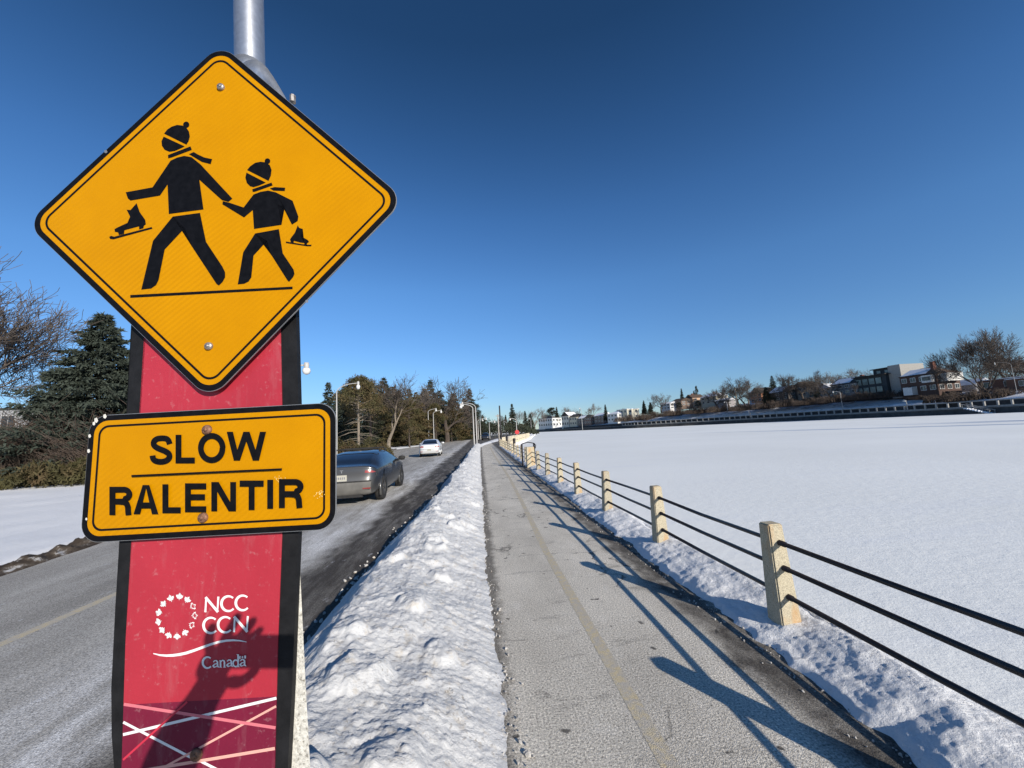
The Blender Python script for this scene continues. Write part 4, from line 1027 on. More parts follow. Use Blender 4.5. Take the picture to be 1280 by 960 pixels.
for kind, i, x, ybase, d, yt, lab, mats, wd in (
    ('pine', 1, 691, 531, 40, 510, 'dark pine clump rising behind the white terrace', ('bark', 'dark'), 1.7),
    ('spruce', 3, 697, 530, 40, 508, 'slim spruce tip rising from the pine clump behind the white terrace', ('bark', 'dark'), 1),
    ('bare', 2, 716, 530, 35, 507, 'pale leafless tree behind the dark roofed small houses', None, 1),
    ('bare', 0, 742, 528, 25, 503, 'round leafless tree left of the dark column conifer', None, 1),
    ('spruce', 3, 758, 526, 14, 505, 'dark column conifer left of the cream low house', ('bark', 'dark'), 1.1),
    ('bare', 1, 783, 522, 30, 509, 'scrubby leafless tree behind the cream low house', ('twig', 'twig'), 1.6),
    ('spruce', 1, 806, 518, 20, 500, 'dark conifer, left of the two where the far bank starts to climb', ('bark', 'dark'), .8),
    ('spruce', 1, 814, 518, 16, 502, 'dark conifer, right of the two where the far bank starts to climb', ('bark', 'dark'), 1),
    ('bare', 2, 827, 515, 20, 490, 'leafless tree in front of the small white house', ('twig', 'twig'), 1),
    ('spruce', 3, 853.5, 505, 45, 485, 'very slim dark spruce on the hilltop left of the snow roofed house', ('bark', 'dark'), 1),
    ('spruce', 3, 868.5, 503, 50, 488, 'short slim conifer just left of the ragged conifer on the hilltop', ('bark', 'dark'), 1),
    ('pine', 1, 872, 503, 55, 483, 'ragged dark conifer behind the snow roofed house', ('bark', 'dark'), .5),
    ('bare', 0, 846, 512, 16, 499, 'brown leafless bush tree left of the snow roofed house', ('twig', 'twig'), 1.6),
    ('bare', 3, 905, 508, 30, 481, 'grey leafless tree right of the snow roofed house', None, 1.1),
    ('bare', 2, 922, 508, 14, 471, 'large brown leafless tree, tallest in the middle of the far shore', ('twig', 'twig'), 1.0),
    ('bare', 0, 936, 507, 22, 473, 'leafless tree behind the house with the orange gable', None, 1.1),
    ('bare', 3, 950, 507, 36, 480, 'pale leafless tree left of the dark roofed house', None, 1.3),
    ('spruce', 2, 968.5, 500, 40, 469, 'slim spruce rising behind the dark roofed house', ('bark', 'dark'), 1),
    ('spruce', 1, 960, 508, 10, 483, 'dark spruce in front of the dark roofed house', ('bark', 'dark'), 1.1),
    ('spruce', 3, 982, 497, 50, 472, 'small slim conifer right of the dark roofed house', ('bark', 'dark'), 1),
    ('bare', 1, 990, 500, 14, 464, 'leafless tree right of the dark roofed house', ('twig', 'twig'), 1),
    ('bare', 2, 1003, 500, 16, 468, 'tangled brown leafless tree before the pale gabled house', ('twig', 'twig'), 1.0),
    ('bare', 0, 1024, 497, 26, 461, 'tall leafless tree right of the pale gabled house', ('twig', 'twig'), 1),
    ('bare', 3, 1034, 497, 34, 464, 'leafless tree left of the grey gambrel house', None, 1.1),
    ('bare', 1, 1050, 492, 60, 465, 'leafless tree behind the snow patched roof of the grey house', None, 1.1),
    ('bare', 2, 1081, 488, 60, 458, 'leafless tree behind the dark glass wing of the modern house', None, 1),
    ('bare', 1, 862, 510, 16, 497, 'small brown leafless tree in front of the tan gabled house', ('twig', 'twig'), 1.8),
    ('pine', 1, 850, 511, 15, 503, 'dark rounded evergreen left of the snow roofed house', ('bark', 'dark'), 1.6),
    ('pine', 1, 873, 510, 17, 501, 'dark rounded evergreen before the left end of the snow roofed house', ('bark', 'dark'), 1.8),
    ('bare', 2, 896, 511, 14, 489, 'brown leafless tree before the grey low snowy house', ('twig', 'twig'), 1.3),
    ('bare', 0, 912, 510, 16, 480, 'brown leafless tree, left neighbour of the tallest mid shore tree', ('twig', 'twig'), 1.2),
    ('bare', 1, 931, 509, 13, 478, 'brown leafless tree, right neighbour of the tallest mid shore tree', ('twig', 'twig'), 1.5),
    ('bare', 0, 945, 508, 13, 484, 'brown leafless tree before the orange brick gable', ('twig', 'twig'), 1.6),
    ('pine', 1, 966, 507, 12, 492, 'dark bushy evergreen under the dark shingle roof', ('bark', 'dark'), 1.5),
    ('bare', 0, 979, 505, 12, 478, 'brown leafless tree before the right half of the dark shingle roof', ('twig', 'twig'), 1.3),
    ('bare', 1, 1012, 502, 12, 470, 'brown leafless tree between the two snowy roofs right of the pale gable', ('twig', 'twig'), 1.3),
    ('bare', 2, 1037, 499, 12, 474, 'brown leafless tree before the small cream house', ('twig', 'twig'), 1.2),
    ('pine', 1, 1022, 500, 11, 489, 'dark evergreen bush before the small cream house', ('bark', 'dark'), 1.6),
    ('bare', 1, 1072, 497, 10, 478, 'thin brown leafless tree before the gap left of the glass fronted house', ('twig', 'twig'), 1.0),
    ('bare', 0, 1167, 488, 60, 452, 'thin leafless tree behind the brick house chimney', None, 1.1),
    ('bare', 1, 1192, 490, 60, 446, 'thin leafless tree between the brick house and the great oak', None, 1.2)):
    q = bank(x, ybase, d); tree(kind, i, x, yt, q, lab, G, mats, wd)
q = bank(1232, 490, 16); h = height_at(q, 409)
t_ = bare(57, h, .22, 5, .028, fork=.30, trunks=6, dense=.80, upk=.22, tl=.62)
plant('oak_tree', t_, [M['twig'], M['twig']], q, 'great spreading leafless oak with several stems on the far shore at the right', 'tree', G, 1.0, (.74, .74, 1))
for x, yb, d, yt, lab in ((1262, 486, 50, 440, 'brown leafless tree behind the low red bungalow, left of the frame edge'), (1290, 484, 45, 436, 'brown leafless tree at the right edge of the picture behind the bungalow'), (1240, 488, 60, 446, 'brown leafless tree behind the right side of the great oak'), (1275, 486, 80, 444, 'dense brown leafless tree furthest back behind the bungalow')):
    tree('bare', rt_.randrange(3), x, yt, bank(x, yb, d), lab, G, ('brush', 'brush'), 1.5)
# hedges and brown scrub on the far slope
brm = [brush(61, 14, 3, 2.4, 520, .035, .7), brush(62, 14, 3, 2.0, 520, .035, .9)]
for m_ in brm: m_.materials.append(M['brush'])
HL = [(1000, 506, 9, 'brown hedge on the slope below the pale gabled house'), (1030, 503, 9, 'brown hedge on the slope below the grey gambrel house'), (1062, 500, 9, 'brown hedge on the slope left of the modern house terrace'), (1098, 496, 10, 'brown hedge right below the dark glass wing of the modern house'),
      (975, 508, 9, 'brown hedge on the slope below the dark roofed house'), (945, 511, 9, 'brown scrub on the slope below the orange gabled house'), (915, 513, 9, 'brown scrub on the slope below the tallest mid shore tree'), (885, 515, 9, 'brown scrub on the slope below the snow roofed house'), (858, 517, 8, 'brown scrub on the slope left of the snow roofed house'), (828, 520, 8, 'brown scrub below the small white house'), (795, 525, 7, 'brown scrub where the far bank begins to climb'),
      (1212, 499, 10, 'brown thicket at the foot of the great oak'), (1235, 497, 10, 'brown thicket right of the foot of the great oak'), (1160, 497, 12, 'thin scrub below the brick house')]
for k, (x, y, d, lab) in enumerate(HL):
    q = bank(x, y, d); a = math.atan2(q.y, q.x)-math.pi/2
    o = bpy.data.objects.new('hedge', brm[k % 2]); COL.objects.link(o); o.location = q-Vector((0, 0, .3)); o.rotation_euler = (0, 0, a+.25)
    s = (q-EYE).length/135*(.5 if x == 1160 else 1); o.scale = (s*1.05, s, s*(1.0 if x != 1212 else 1.3)); tag(o, lab, 'hedge', 'hedges and scrub on the far slope')
q = bank(1181, 501, 6); o = plant('spruce_tree', variant(('spruce', 1, 'small'), SPR[1], [M['bark'], M['dark']]), [None, None], q, 'small dark cone shaped bush on the snowy slope below the brick house', 'shrub', G, 0, (.30, .30, .30))

# ================================================================== HOUSES OF THE FAR SHORE
M['winglass'] = plain('window_glass', (.030, .036, .042), .12, .3, 3, spec=.6)
M['whiteframe'] = plain('white_trim', (.62, .61, .58), .6, .08, 2)
M['roofsnow'] = plain('roof_snow', (.80, .81, .84), .85, .06, 1.5)
M['shingle'] = plain('dark_shingles', (.050, .044, .040), .9, .3, 4)
M['shingleb'] = plain('brown_shingles', (.085, .058, .042), .9, .3, 4)
def wallm(c, k=[0]): k[0] += 1; return plain('house_wall_%d' % k[0], c, .85, .12, 3)
def house(x, y, d, wy, wx, h, wall, roof='gable', roofm='shingle', rh=2.2, label='', win=(), rz=0.0, snow=False, chimney=None, group='houses on the far shore', floors=2, nwin=(3, 2), ridge='y', trim='whiteframe', name='house', loc=None):
    """box house; lake front faces -X (width wy along Y), sunny gable faces -Y (width wx along X)"""
    if loc is None and 800 < x < 1250: h *= .74; rh *= .74; wy *= .88; wx *= .88; chimney = chimney and (chimney[0]*.85, chimney[1], chimney[2]*.70)
    q = loc or bank(x, y, d); o = empty(name, q, rz, label, 'house', group)
    mb = MB(); mb.box((wx/2, 0, (h-2)/2), (wx, wy, h+2)); wl = mb.build('wall', wall, o)
    ov = .45
    if roof == 'flat':
        mb = MB(); mb.box((wx/2, 0, h+.13), (wx+.5, wy+.5, .26)); rf = mb.build('roof', M[roofm], o)
    else:
        mb = MB(); a, b, c_, e = -ov, wx+ov, -wy/2-ov, wy/2+ov; z0, z1 = h, h+rh
        if roof == 'hip':
            i = min(wx, wy)/2; r1, r2 = ((wx/2, c_+i, z1), (wx/2, e-i, z1)) if wy >= wx else ((a+i, 0, z1), (b-i, 0, z1))
            v = [(a, c_, z0), (b, c_, z0), (b, e, z0), (a, e, z0), r1, r2]
            f = [(0, 1, 4), (1, 2, 5, 4), (2, 3, 5), (3, 0, 4, 5)] if wy >= wx else [(0, 1, 5, 4), (1, 2, 5), (2, 3, 4, 5), (3, 0, 4)]
            mb.add(v, f+[(3, 2, 1, 0)])
        elif ridge == 'y':
            v = [(a, c_, z0), (b, c_, z0), (b, e, z0), (a, e, z0), (wx/2, c_, z1), (wx/2, e, z1)]; mb.add(v, [(0, 4, 5, 3), (1, 2, 5, 4), (0, 1, 4), (2, 3, 5), (3, 2, 1, 0)])
        else:
            v = [(a, c_, z0), (b, c_, z0), (b, e, z0), (a, e, z0), (a, 0, z1), (b, 0, z1)]; mb.add(v, [(0, 1, 5, 4), (2, 3, 4, 5), (0, 4, 3), (1, 2, 5), (3, 2, 1, 0)])
        rf = mb.build('roof', M[roofm], o)
        if snow:
            mb = MB(); zz = .06
            if ridge == 'y' or roof == 'hip':
                mb.add([(a+.5, c_+wy*.30, z0+rh*.5/(wx/2+ov)+zz), (wx/2-.4, c_+wy*.34, z1-rh*.4/(wx/2+ov)+zz), (wx/2-.4, e-wy*.10, z1-rh*.4/(wx/2+ov)+zz), (a+.5, e-wy*.06, z0+rh*.5/(wx/2+ov)+zz)], [(0, 1, 2, 3)])
            else:
                mb.add([(a+.4, c_+.3, z0+rh*.3/(wy/2+ov)+zz), (b-.4, c_+.3, z0+rh*.3/(wy/2+ov)+zz), (b-.4, -.4, z1-rh*.4/(wy/2+ov)+zz), (a+.4, -.4, z1-rh*.4/(wy/2+ov)+zz)], [(0, 1, 2, 3)])
            mb.build('snow_patch', M['roofsnow'], rf)
    if chimney:
        cx, cy, ch = chimney; mb = MB(); mb.box((cx, cy, h+ch/2), (1.1, .9, ch)); mb.build('chimney', plain('chimney_brick', (.16, .065, .045), .9, .2, 3), o)
    fh_ = h/floors
    def window(px, py, pz, ww, wh, face):
        mb = MB(); mb.box((px, py, pz), (.10, ww, wh) if face == 'x' else (ww, .10, wh)); f = mb.build('window', M[trim], o)
        mb = MB(); off = .055
        gw_, gh_ = (ww-.22)/2-.04, wh-.24
        for s in (-1, 1):
            mb.box((px-off, py+s*(gw_/2+.05), pz), (.03, gw_, gh_)) if face == 'x' else mb.box((px+s*(gw_/2+.05), py-off, pz), (gw_, .03, gh_))
        mb.build('pane', M['winglass'], f)
    for fl in range(floors):
        zc = fh_*fl+fh_*.55
        for k in range(nwin[0]): window(-.05, -wy/2+wy*(k+.5)/nwin[0], zc, min(1.9, wy/nwin[0]*.6), fh_*.52, 'x')
        for k in range(nwin[1]): window(wx*(k+.5)/nwin[1], -wy/2-.05, zc, min(1.9, wx/nwin[1]*.6), fh_*.52, 'y')
    return o
W_ = wallm
# far end: white terrace
o = house(682, 534, 12, 20, 12, 8.2, W_((.66, .65, .60)), 'flat', 'shingle', label='long white flat roofed terrace with rows of dark windows, far end of lake', nwin=(6, 3), rz=.55)
mb = MB(); mb.box((6, -1, 9.35), (8, 13, 1.8)); mb.build('upper_storey', W_((.10, .105, .11)), o)
house(707, 533, 10, 9, 10, 8.5, W_((.64, .61, .52)), 'gable', 'shingle', 3.6, 'cream gabled house right of the long white terrace', snow=True, rz=.5, ridge='x')
house(717, 532, 11, 8, 9, 6.8, W_((.60, .54, .40)), 'gable', 'shingle', 2.6, 'smaller tan house right of the cream gabled house', rz=.5, ridge='y')
house(728, 531, 9, 10, 8, 4.6, W_((.12, .10, .09)), 'gable', 'shingle', 2.8, 'dark low house with snow on its roof, left of the round leafless tree', snow=True, rz=.45)
house(735, 530, 10, 8, 8, 4.8, W_((.20, .13, .10)), 'hip', 'shingle', 2.2, 'brown low house under the round leafless tree', rz=.4)
house(749, 528.5, 12, 11, 8, 5.0, W_((.16, .12, .10)), 'gable', 'roofsnow', 2.2, 'dark house with a snow white roof left of the dark column conifer', rz=.35)
house(766, 527, 9, 11, 9, 5.2, W_((.62, .61, .58)), 'hip', 'roofsnow', 1.8, 'white low house right of the dark column conifer', rz=.3)
house(778, 524, 16, 11, 10, 6.4, W_((.60, .55, .42)), 'flat', 'roofsnow', label='cream flat roofed house right of the white low house', rz=.3)
# climbing bank
house(832, 512, 24, 10, 7, 4.8, W_((.62, .61, .60)), 'gable', 'roofsnow', 1.6, 'small white house half hidden behind a leafless tree', rz=.2)
house(846, 508, 26, 10, 8, 4.2, W_((.17, .12, .09)), 'gable', 'shingleb', 2.4, 'brown house with a dull brown roof between the white house and the orange roofed one', rz=.15)
house(862, 507, 34, 8, 9, 6.2, W_((.52, .34, .22)), 'gable', 'shingleb', 3.0, 'tan orange gabled house left of the snow roofed house', rz=.1, ridge='x', chimney=(4, 1, 4.2))
house(886, 505.5, 28, 15, 9, 6.0, W_((.48, .43, .32)), 'hip', 'roofsnow', 3.0, 'cream house with a broad snow covered hip roof', chimney=(5, 0, 4.2), rz=.1)
house(901, 507, 22, 11, 8, 3.8, W_((.26, .24, .25)), 'gable', 'roofsnow', 1.8, 'grey low house with a snowy roof right of the cream house', rz=.1)
house(946, 503, 34, 9, 9, 6.5, W_((.50, .24, .13)), 'gable', 'shingle', 4.2, 'house with an orange brick gable and a dark roof with a snow patch', ridge='x', snow=False)
house(941, 503, 38, 6, 6, 7.0, W_((.55, .55, .56)), 'gable', 'roofsnow', 2.2, 'narrow white house left of the orange brick gable')
house(973, 501, 24, 15, 10, 5.2, W_((.10, .085, .075)), 'gable', 'shingle', 4.4, 'house with a big dark shingle roof and one snow patch', snow=True)
house(1001, 496, 26, 9, 8, 6.2, W_((.44, .37, .30)), 'gable', 'shingleb', 3.4, 'pale brown gabled house among leafless trees', ridge='x')
house(1014, 496, 30, 9, 8, 5.6, W_((.42, .41, .42)), 'gable', 'roofsnow', 2.4, 'grey house with a snowy roof right of the pale brown gable')
house(1031, 495.5, 28, 8, 8, 5.0, W_((.46, .42, .38)), 'gable', 'roofsnow', 2.8, 'small cream house left of the grey gambrel house', ridge='x')
house(1056, 493.5, 20, 13, 9, 6.0, W_((.20, .21, .215)), 'gable', 'shingle', 3.6, 'grey two storey house with a snow patched roof left of the glass fronted house', snow=True, chimney=(7, -3, 4.6), nwin=(4, 2))
# modern house: dark glazed wing with a flat roof and a tall pale stone slab tower
q = bank(1118, 491, 18); o = empty('modern_house', q, .0, 'modern flat roofed house with dark glazed wing and tall pale stone block', 'house', 'houses on the far shore')
dk = W_((.040, .050, .055)); st = W_((.30, .29, .265)); gl = plain('green_glass', (.10, .15, .15), .15, .3, .8, spec=.6)
mb = MB(); mb.box((6.5, 8.2, 2.6), (13, 12.4, 9.2)); mb.build('dark_wing', dk, o)
mb = MB(); mb.box((6.0, 7.6, 7.36), (14.6, 13.0, .32)); mb.build('roof', M['shingle'], o)
mb = MB(); mb.box((8.2, 5.0, 8.6), (9, 9, 2.2)); mb.build('upper_storey', dk, o)
mb = MB(); mb.box((8.0, 5.0, 9.86), (10.2, 10, .3)); mb.build('upper_roof', M['shingle'], o)
mb = MB(); mb.box((6.0, -.2, 4.1), (9.6, 4.2, 12.2)); mb.build('stone_block', st, o)
for zc in (1.9, 5.2):
    for k in range(4):
        mb = MB(); mb.box((-.06, 13.0-2.55*k-.6, zc), (.12, 2.3, 2.5)); f = mb.build('window', M['pipe'], o)
        mb = MB(); mb.box((-.14, 13.0-2.55*k-.6, zc), (.05, 2.05, 2.25)); mb.build('pane', gl, f)
for k in range(2):
    mb = MB(); mb.box((3.64, 7.4-3*k, 8.6), (.12, 1.6, 1.2)); f = mb.build('window', M['pipe'], o); mb = MB(); mb.box((3.56, 7.4-3*k, 8.6), (.05, 1.4, 1.0)); mb.build('pane', gl, f)
# red brick house with a white bay
q = bank(1156, 492, 15); bk = W_((.080, .047, .036))
o = house(1150, 492, 15, 12.5, 9.5, 8.4, bk, 'hip', 'shingleb', 3.4, 'red brick house with white windows, brick chimney and snow on its low roof', snow=True, chimney=(3.4, -3.0, 6.0), nwin=(4, 3))
mb = MB(); mb.box((-.7, -3.6, 4.6), (1.4, 2.8, 2.4)); bay = mb.build('bay', M['whiteframe'], o); mb = MB(); mb.box((-1.42, -3.6, 4.7), (.06, 2.3, 1.3)); mb.build('pane', M['winglass'], bay)
mb = MB(); mb.box((-1.0, 2.0, 1.0), (2.0, 2.8, 2.6)); mb.build('porch', M['whiteframe'], o)
mb = MB(); mb.box((4.4, -6.4, 4.7), (6.0, 1.8, 2.6)); mb.build('sun_room', M['whiteframe'], o)
house(1204, 489, 34, 8, 8, 2.6, W_((.36, .34, .34)), 'gable', 'roofsnow', 2.8, 'low house with a snow covered gable between the brick house and the oak')
house(1262, 486.5, 22, 14, 9, 3.2, W_((.17, .085, .06)), 'flat', 'roofsnow', label='low flat roofed red brick bungalow right of the great oak', floors=1, nwin=(3, 2))
house(1281, 486, 20, 7, 6, 3.0, W_((.19, .10, .07)), 'flat', 'roofsnow', label='brick garage cut off by the right edge of the picture', floors=1, nwin=(1, 1), name='garage')
# stairs from the balustrade down to the ice, far right
q = bank(1232, 517, .0); o = empty('stairway', q, 0, 'dark stairway with pale handrails down the far sea wall to the ice', 'stairs')
mb = MB()
for k in range(9): mb.box((-1.9, -2.6+.62*k, -.55+.20*k+.0), (1.5, .64, .22))
stp = mb.build('steps', M['roofsnow'], o); o.location = Vector((q.x-.1, q.y, -.05))
for dx in (-1.1, -2.7):
    mb = MB(); mb.tube([(dx, -3.0, .30), (dx, 3.0, 2.35)], .09, 6)
    for k in range(5): mb.tube([(dx, -2.8+1.4*k, -.55+.48*k), (dx, -2.8+1.4*k, .37+.48*k)], .05, 5)
    mb.build('handrail', railm, o)
# white building behind the left trees
p = on_lawn(8, 62); o = house(0, 0, 0, 26, 10, 8.4, W_((.26, .26, .26)), 'flat', 'shingle', trim='lampmetal', label='long white building behind the leafless shrubs at the left edge', group=None, nwin=(7, 2), name='office_building', loc=Vector((p.x-7.5, p.y, p.z)), rz=R(90))

# ================================================================== STREET LAMPS AND POLES
def lamp(P0, H, arm, side, label, name='street_lamp', ang=0.0, group='street lamps', fat=1.0, globe=False):
    o = empty(name, P0, ang, label, 'street lamp', group)
    mb = MB(); mb.tube([(0, 0, -.3), (0, 0, .25), (0, 0, H-arm*.35)], [.13*fat, .10*fat, .065*fat], 10); mb.build('pole', M['lampmetal'], o, True)
    z0 = H-arm*.35-.05; pts = [(side*arm*(1-math.cos(R(90*k/8))), 0, z0+arm*.42*math.sin(R(90*k/8))) for k in range(9)]
    mb = MB(); mb.tube(pts, [.060*fat-.002*k for k in range(9)], 8); mb.build('arm', M['lampmetal'], o, True)
    mb = MB(); e = pts[-1]; mb.lathe((e[0]+side*.10, 0, e[2]), [(.001, .16), (.13*fat, .14), (.15*fat, .0), (.13*fat, -.16), (.20*fat, -.20)], 10); hd = mb.build('lamp_head', M['lampmetal'], o, True)
    mb = MB(); mb.lathe((e[0]+side*.10, 0, e[2]), [(.19*fat, -.20), (.23*fat, -.34), (.17*fat, -.50), (.06, -.56), (.001, -.57)], 12); mb.build('globe', M['globe'], hd, True)
    return o
def lamp_px(x, Y, ytop, z, arm, side, label, **k):
    p = at(x, 540, Y); P0 = Vector((p.x, p.y, z)); H = height_at(P0, ytop)
    return lamp(P0, H, arm, side, label, **k)
lamp_px(349, 23, 458.5, .30, 1.35, 1, 'street lamp behind the red marker, only its globe showing at the right edge')
lamp_px(420.8, 35, 481, .30, 1.75, 1, 'pale street lamp just right of the tab sign, curving over the road', fat=.75)
lamp_px(535.8, 80, 511.8, .30, 1.5, 1, 'left one of the two street lamps close together beyond the white car', fat=.95)
lamp_px(542.2, 80, 513.8, .30, 1.5, 1, 'right one of the two street lamps close together beyond the white car', fat=.95)
lamp_px(592.2, 54, 505.4, -.05, 1.55, -1, 'nearer of the two tall street lamps where the snow bank ends', fat=.95)
lamp_px(595.6, 57, 503.6, -.05, 1.8, -1, 'further of the two tall street lamps where the snow bank ends', fat=.95)
lamp_px(597.8, 104, 524.5, .0, 1.2, 1, 'small far street lamp left of the dark vehicle, hidden behind the nearer lamps')
lamp_px(600.6, 104, 523.2, .0, 1.5, 1, 'small far street lamp just left of the dark vehicle')
lamp_px(612, 108, 526.8, .0, 1.4, 1, 'small far street lamp just right of the dark vehicle')
lamp_px(631, 150, 527, .1, 1.8, -1, 'left one of the two far lamps right of the dark utility pole')
lamp_px(634.2, 150, 526.6, .1, 2.4, -1, 'right one of the two far lamps right of the dark utility pole')
lamp_px(646, 112, 523, .0, 1.7, -1, 'far street lamp just behind the red octagonal sign', fat=1.3)
lamp_px(664.4, 210, 522.5, .3, .8, -1, 'thin far lamp left of the white terrace', fat=1.2)
lamp_px(728.5, 215, 510, .5, .8, -1, 'thin pale pole lamp on the far shore below the cream gabled house', fat=1.3)
def lamp_bank(x, yb, d, yt, arm, side, label, fat=1.3):
    q = bank(x, yb, d); return lamp(q, height_at(q, yt), arm, side, label, fat=fat, ang=R(-50))
lamp_bank(1053.5, 511.5, 3, 489, 2.0, -1, 'pale street lamp on the far shore below the grey gambrel house')
lamp_bank(1134.5, 512, .6, 500, .3, -1, 'short pale post lamp in the balustrade below the brick house', 2.0)
lamp_bank(1271, 489, 8, 452, 2.6, -1, 'thin pole lamp on the far shore before the bungalow', .45)
lamp_bank(938, 521, .6, 514, .3, -1, 'short pale post lamp in the balustrade, middle of the far shore', 2.0)
lamp_bank(910, 516, 4, 502, 1.0, -1, 'small grey lamp on the far shore below the grey leafless tree', 1.0)
def pole_px(x, Y, ytop, z, rad, label, mat, cap=None):
    p = at(x, 540, Y); P0 = Vector((p.x, p.y, z)); H = height_at(P0, ytop); o = empty('utility_pole', P0, 0, label, 'pole', 'utility poles')
    mb = MB(); mb.tube([(0, 0, -.3), (0, 0, H)], [rad, rad*.75], 8); mb.build('shaft', mat, o, True)
    mb = MB(); mb.box((0, 0, H-.25), (.5 if cap is None else cap, .16, .14)); mb.build('cap', mat, o)
pole_px(625.9, 62, 507, -.1, .14, 'tall dark utility pole where the path bends, right of its pale twin', plain('dark_pole', (.030, .028, .028), .8, .3, 3), .2)
pole_px(623.4, 64, 518, -.1, .13, 'pale shorter pole standing right against the tall dark utility pole', plain('weathered_pole', (.34, .31, .27), .85, .25, 3), .8)
q = bank(921.5, 507, 10); H = height_at(q, 486); o = empty('utility_pole', q, 0, 'pale wooden utility pole in front of the tallest mid shore trees', 'pole', 'utility poles')
mb = MB(); mb.tube([(0, 0, -.5), (0, 0, H)], [.32, .25], 8); mb.build('shaft', plain('pole_wood', (.36, .31, .24), .85, .2, 2), o, True); mb = MB(); mb.lathe((0, 0, H-1.2), [(.01, -.5), (.5, -.4), (.55, .4), (.01, .5)], 10); mb.build('transformer', M['lampmetal'], o)
# red octagonal sign and marker posts at the bend
p = at(646.3, 540.2, 86); o = empty('octagonal_sign', (p.x, p.y, 0), 0, 'small red octagonal sign standing by the curved pale fence', 'sign')
mb = MB(); mb.tube([(0, 0, -.2), (0, 0, p.z+.3)], .05, 6); mb.build('post', M['galv'], o)
mb = MB(); n8 = 8; vs = [(.50*math.cos(R(22.5+45*k)), s, p.z+.50*math.sin(R(22.5+45*k))) for s in (-.07, -.05) for k in range(8)]
mb.add(vs, [tuple(range(8)), tuple(range(15, 7, -1))]+[(k, (k+1) % 8, (k+1) % 8+8, k+8) for k in range(8)]); mb.build('face', plain('sign_red', (.52, .035, .040), .5, .1, 9), o)
for x, Y, yt in ((633.6, 46, 546.2), (642.6, 38, 548.8)):
    p = at(x, 550, Y); P0 = Vector((p.x, p.y, -.6)); o = empty('bollard', P0, 0, 'dark slim post behind the fence, left of the red sign' if x < 640 else 'dark slim post behind the fence, below the red sign', 'bollard', 'dark posts behind the fence')
    H = height_at(P0, yt); mb = MB(); mb.tube([(0, 0, 0), (0, 0, H)], .13, 8); mb.build('shaft', M['pipe'], o); mb = MB(); mb.lathe((0, 0, H), [(.15, -.08), (.15, .03), (.01, .09)], 8); mb.build('cap', M['pipe'], o)

